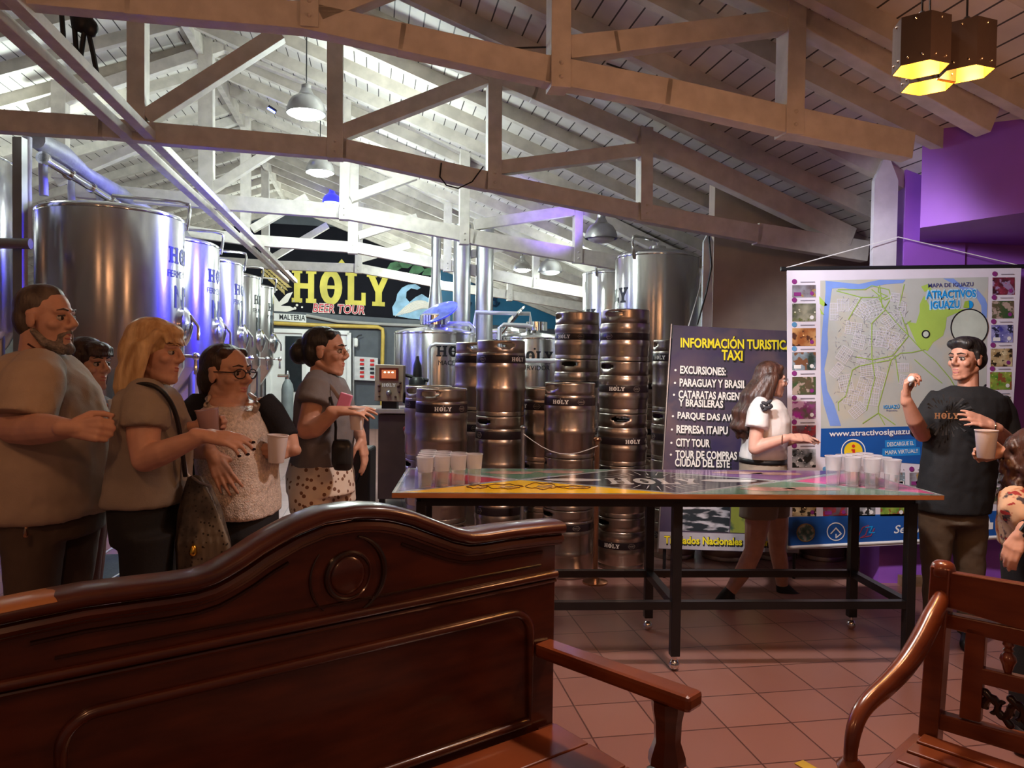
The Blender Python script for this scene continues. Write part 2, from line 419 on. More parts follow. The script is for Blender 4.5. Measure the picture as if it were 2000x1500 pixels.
# white pointed board on the pillar
YW = 5.40
x0, x1 = at(1706, 450, YW).x, at(1752, 450, YW).x
z0, z1, z2 = at(1730, 700, YW).z, at(1730, 352, YW).z, at(1730, 312, YW).z
m = MB().prism([(x0, YW, z0), (x1, YW, z0), (x1, YW, z1), (x0 * .35 + x1 * .65, YW, z2), (x0 * .65 + x1 * .35, YW, z2), (x0, YW, z1)], (0, .045, 0))
struct(m.build('trim_pillar', M('lilac_white_board', (.52, .50, .55), .55), smooth=False))
m = MB().box((at(1790, 1140, 5.38).x + .1, 5.40, .035), (.42, .06, .07))
struct(m.build('baseboard_right', M('scuffed_wood_skirting', (.22, .13, .07), .6, var=.3), smooth=False))

# ------------------------------------------------------------------ roof trusses (traced in their own upright planes)
TV = [(at(x, y, Yt) - P0).dot(BA) for x, y, Yt in ((650, 80, 3.78), (650, 300, 5.8), (672, 430, 8.58), (690, 493, 11.1), (699, 533, 13.6))]
def truss(v, label, members):
    c = onhall(650, 300, v)
    t = thing('roof_truss', label, 'roof truss', (c.x, c.y, 3.2), 0, 'white timber roof trusses')
    for nm, pts, th, fw in members:
        m = MB()
        P = [onhall(x, y, v) for x, y in pts]
        hs = th if isinstance(th, (list, tuple)) else [th] * len(pts)
        for i in range(len(P) - 1):
            a, bq = P[i], P[i + 1]
            h = (hs[i] + hs[i + 1]) / 2 * ((a.y + bq.y) / 2) / FPX
            dd = (bq - a).normalized() * (h * .12)
            m.bar(a - dd if i else a, bq + dd if i < len(P) - 2 else bq, .10 + fw, h, side=BA)
        if nm == 'post':                                   # bolt heads where the post crosses the chord
            h = th * P[0].y / FPX; e = P[1] if P[1].z < P[0].z else P[0]
            for dz in (.05, .12): m.capsule(e + V((0, 0, dz)) - BA * (.05 + fw / 2), .011, e + V((0, 0, dz)) - BA * (.058 + fw / 2), .009, 8)
        m.build(nm, white_wood, t, smooth=False, bevel=.004)
    return t
truss(TV[0], 'white timber roof truss nearest the viewer, running out to the purple wall', [
    ('bottom_chord', [(-60, -22), (255, 8), (600, 38), (785, 79), (1069, 141), (1300, 185), (1545, 241), (1774, 288)], 52, 0),
    ('post', [(606, -150), (606, 62)], 34, .03), ('post', [(1092, -150), (1090, 178)], 38, .03), ('post', [(1549, -120), (1541, 268)], 37, .03),
    ('brace', [(1108, 98), (1200, 88), (1530, 46)], [44, 42, 38], 0), ('brace', [(622, 30), (1080, -150)], 38, 0),
    ('top_chord', [(640, -390), (1572, 38), (1930, 240)], 52, .01)])
truss(TV[1], 'second white roof truss from the viewer, its lower beam in brownish shade', [
    ('bottom_chord', [(-60, 234), (200, 251), (303, 262), (647, 291), (673, 293), (950, 355), (1244, 415), (1480, 458), (1690, 492)], [44, 38, 36, 40, 38, 35, 31, 38, 42], 0),
    ('post', [(270, -60), (270, 262)], 32, .03), ('post', [(655, 30), (655, 312)], 30, .03), ('post', [(965, 140), (964, 372)], 27, .03), ('post', [(1259, 252), (1258, 432)], 24, .03),
    ('brace', [(288, 232), (548, 66)], 30, 0), ('brace', [(666, 262), (960, 148)], 28, 0), ('brace', [(976, 329), (1250, 294)], 26, 0),
    ('top_chord', [(338, -110), (1045, 182), (1246, 268), (1660, 465)], [34, 34, 34, 42], .01), ('top_chord', [(338, -110), (-200, 45)], 34, .01)])
truss(TV[2], 'third white roof truss, brightly lit, crossing above the dark kegs and wall sign', [
    ('bottom_chord', [(150, 372), (424, 395), (661, 413), (688, 417), (896, 456), (926, 464), (1115, 497), (1300, 530)], 28, 0),
    ('post', [(118, 160), (118, 350)], 26, .03), ('post', [(403, 40), (404, 392)], 27, .03), ('post', [(678, 130), (672, 430)], 19, .03), ('post', [(908, 262), (906, 478)], 19, .03), ('post', [(1129, 400), (1127, 514)], 16, .03),
    ('brace', [(414, 370), (540, 290)], 17, 0), ('brace', [(684, 388), (812, 342)], 18, 0), ('brace', [(926, 440), (1120, 411)], 20, 0), ('brace', [(110, 355), (330, 262)], 16, 0),
    ('top_chord', [(440, 90), (780, 228), (1130, 405), (1330, 505)], 22, .01), ('top_chord', [(440, 90), (60, 215)], 22, .01)])
truss(TV[3], 'fourth white roof truss, just in front of the painted back wall', [
    ('bottom_chord', [(330, 447), (485, 469), (697, 484), (865, 517), (890, 521), (1040, 553), (1160, 575)], 21, 0),
    ('post', [(480, 170), (480, 462)], 18, .03), ('post', [(692, 290), (689, 496)], 19, .03), ('post', [(875, 390), (873, 531)], 15, .03), ('post', [(1047, 480), (1046, 560)], 12, .03),
    ('brace', [(492, 448), (600, 385)], 15, 0), ('brace', [(700, 461), (815, 425)], 15, 0), ('brace', [(884, 505), (1040, 470)], 15, 0),
    ('top_chord', [(505, 220), (780, 345), (1050, 478), (1180, 540)], 17, .01), ('top_chord', [(505, 220), (260, 300)], 17, .01)])
truss(TV[4], 'farthest white roof truss, right against the yellow letters of the wall', [
    ('bottom_chord', [(380, 507), (535, 518), (692, 524), (706, 525), (842, 551), (865, 558), (987, 575), (1140, 600)], 17, 0),
    ('post', [(518, 280), (519, 515)], 14, .03), ('post', [(703, 370), (700, 534)], 14, .03), ('post', [(852, 440), (850, 562)], 12, .03), ('post', [(996, 530), (995, 588)], 10, .03),
    ('brace', [(530, 505), (640, 440)], 12, 0), ('brace', [(706, 506), (800, 478)], 12, 0),
    ('top_chord', [(545, 305), (780, 410), (1000, 520), (1130, 580)], 14, .01), ('top_chord', [(545, 305), (340, 370)], 14, .01)])
# twin beams that run down the hall on the left
for (xa, ya), (xb, yb), lab in (((252, 262), (505, 515), 'left one of the twin white beams running down the hall over the fermenters'), ((298, 264), (534, 517), 'right one of the twin white beams running down the hall over the fermenters')):
    pa = onhall(xa, ya, TV[1]); pa.z -= .02
    a0, b0 = pa - BA * 3.4, pa + BA * 10.0
    tag(MB().bar(a0, b0, .075, .06, side=BL).build('roof_beam', white_wood, smooth=False, bevel=.004), lab, 'beam', 'twin beams down the hall')

# ------------------------------------------------------------------ hanging lamps of the hall
alu = M('spun_aluminium_shade', (.50, .50, .52), .3, 1, var=.05)
glow = M('lit_lamp_glass', (1, 1, 1), .5, emit=(.85, 1, .95), es=60)
off_glass = M('unlit_lamp_glass', (.5, .5, .5), .3)
blue_glow = M('blue_led', (.1, .1, 1), .4, emit=(.06, .09, 1), es=14)
def bell(px, py, Y, label, lit, s=1.0, mat=None, glass=None):
    q = at(px, py, Y)                                  # centre of the rim
    t = thing('pendant_lamp', label, 'lamp', q, 0, 'bell lamps hanging in the hall')
    prof = [(.18, 0), (.176, .04), (.16, .09), (.13, .135), (.085, .165), (.05, .175), (.045, .2), (.045, .26), (.02, .275)]
    inner = [(r - .006, z - .004) for r, z in prof[::-1] if z < .17]
    MB().lathe([(r * s, z * s) for r, z in prof + inner], q, 36, cap=False, closed=False).build('lamp_shade', mat or alu, t)
    MB().ell(q + V((0, 0, .004 * s)), (.150 * s, .150 * s, .055 * s)).build('bulb', glass or (glow if lit else off_glass), t)
    u = (q - P0).dot(BL)
    MB().tube([q + V((0, 0, .27 * s)), V((q.x, q.y, deck_z(u)))], .006, 6).build('cord', black_plastic, t)
bell(598, 222, 7.1, 'lit white bell lamp hanging nearest, beside the second truss', True)
bell(625, 337, 9.7, 'lit white bell lamp hanging below and behind the nearest one', True)
bell(648, 396, 13.4, 'small blue lit bell lamp far down the hall', True, .9, M('blue_lamp_shade', (.02, .02, .5), .4, emit=(.03, .03, 1), es=1.2), blue_glow)
bell(1174, 466, 8.4, 'large unlit aluminium bell lamp above the keg stacks', False)
bell(1020, 527, 12.6, 'small lit bell lamp over the blue painted wall', True, .85)
bell(1074, 531, 11.2, 'unlit aluminium bell lamp just right of the small lit one', False)
for (xa, ya), (xb, yb), Y, lab in (((1159, 336), (1177, 318), 8.2, 'short blue LED bar on a roof brace above the keg stacks'), ((523, 211), (537, 220), 9.4, 'blue LED bar high up near the ridge on the left'), ((1064, 432), (1072, 426), 11.0, 'small blue LED bar on a far brace over the blue wall')):
    t = thing('led_bar', lab, 'led light', at((xa + xb) / 2, (ya + yb) / 2, Y), 0, 'blue LED bars in the roof')
    a0, b0 = at(xa, ya, Y), at(xb, yb, Y)
    MB().bar(a0 + V((0, .03, .02)), b0 + V((0, .03, .02)), .05, .05).build('housing', black_plastic, t, smooth=False)
    m = MB()
    for k in range(6): m.ell(a0.lerp(b0, (k + .5) / 6), (.013, .013, .013), n=8, m=6)
    m.build('leds', blue_glow, t)
# black strap bundle at top left
t = thing('strap_bundle', 'black looped straps hanging from the roof at the top left', 'straps', at(150, 40, 4.9))
for pts in ([(120, 20), (124, 75)], [(140, 25), (146, 60), (150, 108)], [(165, 60), (158, 110)], [(172, 60), (182, 105), (190, 148)]):
    MB().tube([at(x, y, 4.9) for x, y in pts], .016, 8).build('strap', black_plastic, t)
MB().ell(at(160, 38, 4.9), (.07, .05, .09)).ell(at(178, 55, 4.9), (.045, .04, .06)).capsule(at(150, 30, 4.9), .03, at(150, -60, 4.9), .02).build('strap_knot', black_plastic, t, remesh=.012, relax=2)
# loose cables along the trusses
cable = M('black_cable', (.012, .012, .012), .5)
tag(MB().tube([at(785, 106, 3.85), at(850, 104, 3.9), at(920, 98, 3.95), at(1000, 94, 4.0), at(1072, 92, 4.05)], .005, 6).build('cable', cable), 'black cable stretched along the face of the nearest truss', 'cable')
tag(MB().tube([at(862, 318, 5.88), at(859, 345, 5.88), at(872, 362, 5.9), at(895, 368, 5.92), at(922, 355, 5.94), at(944, 325, 5.95)], .006, 6).build('cable', cable), 'black cable loop sagging below the second truss', 'cable')
tag(MB().tube([at(1384, 455, 6.8), at(1390, 520, 6.8), at(1380, 570, 6.8), at(1362, 634, 6.8)], .008, 6).build('cable', cable), 'black cable hanging down the white edge board', 'cable')
tag(MB().tube([at(1185, 124, 4.5), at(1260, 150, 4.6), at(1330, 166, 4.7)], .006, 6).build('cable', cable), 'black cable under the roof boards on the right', 'cable')

# ------------------------------------------------------------------ painted back wall
VW = VBK - .01
def wl(px, py, o=0): return onhall(px, py, VW - o)
t = thing('wall_mural', 'black and blue mural with yellow HOLY lettering on the back wall', 'mural', wl(800, 700))
MB().prism([wl(330, 425), wl(860, 455), wl(860, 628), wl(330, 592)], BA * .01).build('black_panel', black_paint, t, smooth=False)
MB().prism([wl(845, 470, .012), wl(1190, 500, .012), wl(1190, 650, .012), wl(845, 627, .012)], BA * .01).build('blue_panel', M('blue_mural_paint', (.012, .10, .19), .55, var=.35, vs=.8), t, smooth=False)
o = wl(667, 562, .02); ex = (wl(767, 567, .02) - o).normalized(); ez = V((0, 0, 1))
k = 16.6 / FPX
MB().mapped(holy(68 * k), flatmap(o, ex * .70, ez)).build('lettering', M('yellow_mural_paint', (.56, .47, .06), .55, var=.2, vs=2), t, smooth=False)
o2 = wl(661, 604, .02)
MB().mapped(text('BEER TOUR', 25 * k, .055, .80, .15), flatmap(o2, ex, ez)).build('lettering_outline', white_ink, t, smooth=False)
MB().mapped(text('BEER TOUR', 25 * k, .012, .80, .15), flatmap(o2 - BA * .01, ex, ez)).build('lettering', M('red_mural_paint', (.50, .03, .05), .5), t, smooth=False)
m = MB()                                              # wheat ear
c0, c1 = wl(515, 525, .03), wl(560, 566, .03); dw = (c1 - c0)
pw = V((dw.z * .9, 0, -dw.x * .9)).normalized()
for k2 in range(9):
    for sgn in (-1, 0, 1):
        c = c0 + dw * (k2 / 9 + .04 * abs(sgn)) + pw * sgn * .07
        q = (dw.normalized() + pw * sgn * .5).normalized() * .11
        n = V((q.z, 0, -q.x)) * .32
        m.quad(c - q * .4, c + n, c + q, c - n)
m.build('wheat_ear', M('straw_mural_paint', (.50, .38, .14), .6, var=.2), t, smooth=False)
m = MB()                                              # white splash
m.quad(*[wl(x, y, .02) for x, y in ((533, 572), (545, 590), (560, 574), (572, 570), (562, 590), (548, 597), (566, 598), (578, 604), (560, 609), (533, 607))])
for x, y, r in ((540, 566, 2), (549, 562, 2.4), (574, 588, 2), (580, 596, 2.6), (586, 590, 1.8), (576, 602, 3), (590, 600, 2)):
    c = wl(x, y, .02); m.quad(*[c + (ex * math.cos(a * PI / 4) + ez * math.sin(a * PI / 4)) * r * k for a in range(8)])
m.build('splash', white_ink, t, smooth=False)
m = MB()
wv = [(768, 616), (766, 600), (773, 588), (776, 574), (785, 562), (797, 556), (812, 555), (822, 562), (815, 566), (803, 563), (794, 570), (793, 582), (800, 590), (812, 580), (824, 574), (836, 582), (846, 577), (856, 560), (860, 628), (800, 622)]
m.quad(*[wl(x, y, .022) for x, y in wv]); m.build('wave', M('light_blue_mural_paint', (.24, .42, .58), .55, var=.3, vs=3), t, smooth=False)
m = MB()
for i in range(7):
    pts = [wl(772 + i * 4.5 + j * (7.2 - i * .5), 618 - i * 1.2 - (30 - 3.4 * i) * math.sin(j / 10 * 2.3), .03) for j in range(11)]
    m.tube(pts, [.006 + .02 * math.sin(PI * j / 10) for j in range(11)], 4)
m.build('wave_lines', white_ink, t)
m = MB()
for x0, y0, s in ((768, 520, 1), (790, 513, 1.1), (812, 525, 1.0), (835, 530, .8), (775, 500, .9)):
    q = [wl(x0 + s * dx, y0 + s * dy, .02) for dx, dy in ((-14, 8), (-6, -6), (8, -10), (18, 2), (6, 10))]; m.quad(*q)
m.build('hop_leaves', M('green_mural_paint', (.05, .14, .06), .55, var=.3), t, smooth=False)
m = MB()
for x0, y0, r in ((905, 590, 14), (960, 575, 12), (965, 590, 9), (930, 560, 10)):
    m.tube([wl(x0 + r * math.cos(a * .4) * (1 - a / 24), y0 + r * math.sin(a * .4) * (1 - a / 24), .03) for a in range(20)], .03, 4)
m.build('swirls', M('dark_blue_mural_paint', (.006, .03, .075), .5), t)
t = thing('wall_sign', 'small white MALTERIA sign under the mural', 'sign', wl(566, 620))
MB().prism([wl(527, 611, .04), wl(598, 615, .04), wl(598, 630, .04), wl(527, 626, .04)], BA * .02).build('sign_board', white_plastic, t, smooth=False)
MB().mapped(text('MALTERIA', 15 * k, .02, .74), flatmap(wl(570.5, 620.5, .05), ex, ez)).build('lettering', ink, t, smooth=False)
# door, pipes, switch board on the back wall
d1 = struct(MB().prism([wl(524, 645, .03), wl(682, 650, .03), wl(682, 838, .03), wl(524, 838, .03)], BA * .03).build('door_1', white_plastic, smooth=False))
for a0, b0 in (((524, 645), (524, 838)), ((682, 650), (682, 838)), ((524, 645), (682, 650)), ((594, 650), (594, 838))):
    MB().bar(wl(*a0, .06), wl(*b0, .06), .06, .09, side=BA).build('door_frame', white_plastic, d1, smooth=False)
MB().prism([wl(557, 656, .05), wl(590, 657, .05), wl(590, 765, .05), wl(557, 765, .05)], BA * .015).build('pane', M('dark_door_glass', (.02, .025, .03), .12), d1, smooth=False)
tag(MB().tube([wl(528, 631, .08), wl(640, 636, .08), wl(738, 639, .08), wl(747, 643, .08), wl(748, 655, .08), wl(746, 740, .08), wl(746, 836, .08)], .045, 10).build('gas_pipe', gold_pipe), 'yellow pipe running above the door and down the grey wall', 'pipe')
tag(MB().tube([wl(598, 616, .06), wl(660, 628, .06), wl(760, 634, .06), wl(930, 640, .06)], .035, 8).build('conduit', light_wall), 'pale conduit under the mural', 'pipe')
t = thing('switch_board', 'pale control panel with rows of red switches on the grey wall', 'control panel', wl(715, 742))
MB().prism([wl(692, 696, .12), wl(738, 699, .12), wl(738, 744, .12), wl(692, 742, .12)], BA * .11).build('panel_box', M('pale_panel_paint', (.55, .55, .55), .4), t, smooth=False)
red = M('red_switch', (.55, .02, .02), .4)
for r_ in range(5):
    for c_ in range(2):
        q = wl(707 + c_ * 20, 703 + r_ * 8 + c_, .13)
        MB().box(q, (.09, .03, .05)).build('switch', red if (r_ * 2 + c_) not in (4, 5, 7) else ink, t, smooth=False)
tag(MB().tube([wl(690, 660, .1), wl(690, 800, .1)], .03, 8).build('wall_pipe', dull_steel), 'thin grey upright pipe left of the switch panel', 'pipe')
t = thing('fire_extinguisher', 'small white wall bottle with black hose beside the grey pipe', 'extinguisher', wl(695, 672, .1))
MB().capsule(wl(695, 674, .1), .05, wl(695, 664, .1), .05).build('bottle', white_plastic, t)
MB().tube([wl(695, 661, .1), wl(700, 656, .1), wl(707, 654, .1)], .014, 6).build('hose', black_plastic, t)
t = thing('gas_cylinder', 'tall grey gas cylinder standing before the white door', 'gas cylinder', onz(561, 848, 0))
c = onz(561, 848, 0); kk = c.y / FPX
MB().lathe([(.001, 0), (11.5 * kk, .0), (11.5 * kk, 88 * kk), (9.5 * kk, 98 * kk), (5 * kk, 106 * kk), (3 * kk, 108 * kk)], c, 24).build('cylinder_body', M('grey_cylinder_paint', (.20, .23, .24), .4), t)
MB().lathe([(3 * kk, 108 * kk), (4 * kk, 114 * kk), (2 * kk, 124 * kk)], c, 12).tube([c + V((0, -.02, 114 * kk)), c + V((-.2, -.02, 114 * kk))], .03, 8).build('valve', chrome, t)
# floor mat and tape
t = thing('floor_mat', 'dark grey floor mat with white tape strips behind the blonde woman', 'mat', onz(210, 1130, 0))
q = [onz(150, 1086, 0), onz(300, 1082, 0), onz(330, 1160, 0), onz(120, 1170, 0)]
MB().prism(q, (0, 0, .008)).build('mat_base', M('grey_rubber_mat', (.045, .055, .06), .7, var=.2, vs=60), t, smooth=False)
for a0, b0 in (((204, 1138), (234, 1120)),):
    MB().bar(onz(*a0, .010), onz(*b0, .010), .015, .002).build('tape_strip', white_plastic, t, smooth=False)
m = MB()
for i, (a0, b0) in enumerate((((222, 1031), (244, 1020)), ((204, 1080), (232, 1062)))):
    tag(MB().bar(onz(*a0, .003), onz(*b0, .003), .02, .003).build('floor_tape', white_plastic, smooth=False), ('short white tape strip on the tiles nearer the tanks', 'short white tape strip on the tiles just before the grey mat')[i], 'tape', 'white tape strips on the floor')
tag(MB().bar(onz(1560, 1488, .003), onz(1590, 1505, .003), .05, .003).build('floor_tape', M('yellow_tape', (.6, .42, .05), .5), smooth=False), 'yellow tape strip on the tiles at the bottom edge', 'tape')
# ------------------------------------------------------------------ steel tanks
insul = M('quilted_pipe_lagging', (.42, .42, .46), .5, .6, bump=.5, bs=25)
def tank(c, r, zt, zb, label, ang, lines, group, cat='tank', cone=True, pipe=0, door=True):
    t = thing('fermenter_tank' if cone else 'brewing_tank', label, cat, (c.x, c.y, 0), 0, group)
    MB().lathe([(r * .98, zb), (r, zb + .02), (r, zt), (r * .985, zt + .02), (r * .93, zt + .035), (r * .7, zt + .065), (r * .35, zt + .085), (.10, zt + .09), (.09, zt + .13), (.001, zt + .14)], (c.x, c.y, 0), 112).build('tank_body', steel, t)
    MB().lathe([(r * 1.006, zt - .012), (r * 1.012, zt), (r * 1.006, zt + .012)], (c.x, c.y, 0), 64, cap=False).build('rim_seam', chrome, t)
    if cone:
        MB().lathe([(r * .98, zb), (r * .9, zb - .1), (.10, zb - .72), (.06, zb - .78), (.06, zb - .92)], (c.x, c.y, 0), 48).build('cone_bottom', steel, t)
    else:
        MB().lathe([(r * .97, zb - .1), (r * .98, zb)], (c.x, c.y, 0), 48).build('base_skirt', dull_steel, t)
    for k in range(4):
        a = ang + PI / 4 + k * PI / 2
        q = V((c.x + r * .9 * math.cos(a), c.y + r * .9 * math.sin(a), 0))
        MB().tube([q, q + V((0, 0, zb + .1))], .035, 10).build('leg', dull_steel, t)
    if door:
        n = V((math.cos(ang), math.sin(ang), 0)); R = n.to_track_quat('Z', 'Y').to_matrix(); zd = zb + .38
        p = V((c.x, c.y, zd)) + n * (r - .03)
        hd = MB().lathe([(.001, 0), (.16, 0), (.17, .05), (.13, .075), (.05, .10), (.001, .11)], p, 32, R).build('manhole_door', chrome, t)
        MB().tube([p + n * .08 + V((0, 0, .1)), p + n * .15, p + n * .15 + V((0, 0, -.12))], .014, 8).build('door_handle', chrome, hd)
        p2 = V((c.x, c.y, zb + .12)) + n * r
        MB().tube([p2 - n * .05, p2 + n * .10, p2 + n * .10 + V((0, 0, -.16))], .018, 8).ell(p2 + n * .10, (.035, .035, .035)).build('sample_valve', chrome, t)
    for kind, txt, h, z, bo in lines:
        MB().mapped(holy(h) if kind else text(txt, h, bo), cylmap(c, r + .0025, ang, z)).build('lettering', ink, t, smooth=False)
    if pipe:
        n = V((math.cos(ang + pipe), math.sin(ang + pipe), 0)); top = V((c.x, c.y, zt + .19)); e = top + n * (r * 1.06)
        MB().tube([V((c.x, c.y, zt + .1)), top, top + n * (r * .93), e + V((0, 0, -.015)), e + n * .01 + V((0, 0, -.06)), V((e.x, e.y, zt - .05)) - n * .02], .016, 8).build('spray_pipe', chrome, t)
    return t
GF = 'row of steel fermenters along the left wall'
ords = ['nearest and largest fermenter of the left row, behind the man and blonde woman', 'second fermenter of the left row, glowing blue',
        'third fermenter of the left row, blue lit', 'fourth fermenter of the left row, grey and lilac', 'farthest fermenter of the left row, beside the MALTERIA sign']
for k in range(5):
    c = V((-3.43 - .182 * 1.55 * k, 6.5 + 1.52 * k, 0)); ang = math.radians(13)
    tank(c, .57, 2.75, 1.46, 'steel ' + ords[k], ang,
         [(1, '', .135, 2.43, 0), (0, 'FERMENTADOR', .085, 2.27, 0), (0, 'N\u00ba%d' % (k + 1), .27, 2.07, .012)], GF, 'fermenter tank', pipe=.25)
tank(V((-4.83, 6.35, 0)), .57, 3.2, 1.75, 'steel fermenter cut off by the left edge, behind the grey post', math.radians(-40), [], None, 'fermenter tank')
fr = at(1282, 600, 8.3)
tank(V((fr.x, fr.y, 0)), .45, 2.72, 1.2, 'tall steel fermenter with orange reflections behind the right keg stacks', math.radians(176),
     [(1, '', .16, 2.30, 0), (0, 'FERMENTADOR', .085, 2.12, 0)], 'fermenters on the right', 'fermenter tank', pipe=.9)
fr = at(1196, 600, 10.2)
tank(V((fr.x, fr.y, 0)), .40, 2.76, 1.2, 'slim steel fermenter half hidden left of the orange reflecting one', math.radians(180),
     [(1, '', .17, 2.20, 0), (0, 'FERMENTADOR', .085, 2.0, 0)], 'fermenters on the right', 'fermenter tank', pipe=.9)
ma = at(849, 700, 10.0)
t = tank(V((ma.x, ma.y, 0)), .53, 1.93, .5, 'wide steel mash tank marked MACERADOR behind the control box', math.radians(-52),
     [(1, '', .135, 1.70, 0), (0, 'MACERADOR', .085, 1.55, 0)], None, 'mash tank', cone=False, door=False)
cz = V((ma.x, ma.y, 0))
MB().lathe([(.20, 2.05), (.20, 2.17), (.17, 2.19), (.15, 2.14)], cz, 28).build('hatch_neck', chrome, t)
lid = MB().lathe([(.001, 0), (.26, 0), (.27, .02), (.001, .09)], cz + V((.05, 0, 2.21)), 28, Matrix.Rotation(.5, 3, 'X') @ Matrix.Rotation(-.35, 3, 'Y')).build('hatch_lid', M('blue_film_wrap', (.10, .13, .50), .25, var=.4, vs=8, bump=.6, bs=14), t)
he = at(1040, 700, 10.6)
t = tank(V((he.x, he.y, 0)), .46, 1.90, .5, 'steel boiling kettle marked HERVIDOR between the keg stacks, lit violet', math.radians(-88),
     [(1, '', .13, 1.66, 0), (0, 'HERVIDOR', .09, 1.50, 0)], None, 'brew kettle', cone=False, door=False)
cz = V((he.x, he.y, 0))
MB().lathe([(.15, 2.02), (.15, 2.14)], cz + V((.05, 0, 0)), 24).build('hatch_neck', chrome, t)
MB().lathe([(.001, 0), (.27, 0), (.28, .02), (.001, .08)], cz + V((-.28, -.1, 2.13)), 28, Matrix.Rotation(-.9, 3, 'Y')).build('hatch_lid', chrome, t)
q = at(996, 690, 12.2)
tank(V((q.x, q.y, 0)), .42, 2.04, .5, 'steel tank standing behind the kettle, only its HOLY top showing', math.radians(-92), [(1, '', .15, 1.86, 0)], None, 'brewing tank', cone=False, door=False)
for i, (px, y0, y1, r, lab) in enumerate(((850, 610, 500, .12, 'narrowing steel flue above the mash tank'), (901, 640, 470, .13, 'left steel flue pipe before the blue wall'), (945, 645, 470, .13, 'right steel flue pipe before the blue wall'))):
    c = at(px, 650, 11.3); z0, z1 = at(px, y0, 11.3).z, at(px, y1, 11.3).z
    tag(MB().lathe([(r, .0 if i else z0 - .25), (r, z0), (r * (.6 if i == 0 else 1), z0 + .45), (r * (.6 if i == 0 else 1), 3.6)], V((c.x, c.y, 0)), 24).build('flue_pipe', dull_steel), lab, 'pipe', 'flue pipes of the brewhouse')
wp = M('white_process_pipe', (.62, .63, .66), .3, .3)
for pts, Y, lab in (([(838, 957), (838, 682), (842, 675), (850, 672), (928, 673), (928, 958)], 9.2, 'bent steel handrail pipe in front of the mash tank'),
                    ([(925, 660), (925, 641), (917, 633), (880, 632), (862, 636)], 10.0, 'white pipe bending over the top of the mash tank'),
                    ([(926, 640), (929, 610), (1035, 613), (1037, 638)], 10.4, 'white bridge pipe between mash tank and kettle'),
                    ([(976, 943), (976, 640), (984, 634), (1030, 636), (1040, 640)], 9.9, 'white pipe arching over the kettle'),
                    ([(928, 703), (1085, 705)], 9.8, 'thin level pipe across the kettle')):
    tag(MB().tube([at(x, y, Y) for x, y in pts], .022 if Y < 9.5 else .028, 8).build('process_pipe', wp), lab, 'pipe', 'pipes around the brewhouse')
# pipes above the left fermenters
pa = at(70, 272, 5.95)
tag(MB().tube([pa + BA * k * .5 + V((0, 0, .02 * math.sin(k * 1.7))) for k in range(14)], [.07 + .018 * math.sin(k * 2.3) for k in range(14)], 14).build('lagged_pipe', insul), 'thick silver lagged pipe running above the left fermenters', 'pipe')
m = MB().tube([pa + V((.05, 0, -.14)), pa + V((.05, 0, -.14)) + BA * 6.8], .035, 10)
for k in range(14): m.lathe([(.05, 0), (.05, .05)], pa + V((.05, 0, -.14)) + BA * k * .5, 12, BA.to_track_quat('Z', 'Y').to_matrix())
tag(m.build('header_pipe', chrome), 'chrome header pipe with couplings below the lagged pipe', 'pipe')
dz = M('frosted_drop_pipe', (.55, .55, .66), .5, var=.2)
for i, (px, y0, y1, Y) in enumerate(((46, 270, 410, 5.9), (53, 268, 450, 5.85), (85, 290, 362, 6.4), (140, 345, 392, 7.6), (195, 352, 400, 8.1), (217, 362, 395, 8.6))):
    tag(MB().tube([at(px, y0, Y), at(px - 1, (y0 + y1) / 2, Y), at(px + 1, y1 + 20, Y)], .034, 10).build('drop_pipe', dz), ('leftmost frosted pipe dropping from the lagged pipe', 'blue ended frosted pipe beside the leftmost one', 'frosted pipe dropping at the left shoulder of the nearest fermenter', 'short frosted pipe dropping behind the top of the nearest fermenter', 'stubby frosted pipe over the middle of the nearest fermenter', 'violet frosted pipe elbow at the end of the lagged pipe')[i], 'pipe', 'drop pipes above the fermenters')
c = at(40, 600, 5.75)
tag(MB().box((c.x, c.y, 1.6), (.07, .07, 3.2)).build('support_post', dull_steel, smooth=False), 'grey upright post left of the nearest fermenter', 'post')
tag(MB().tube([at(-60, 474, 5.62), at(60, 476, 5.66)], .04, 10).build('cross_pipe', dull_steel), 'dull horizontal pipe between the grey post and the nearest fermenter', 'pipe')

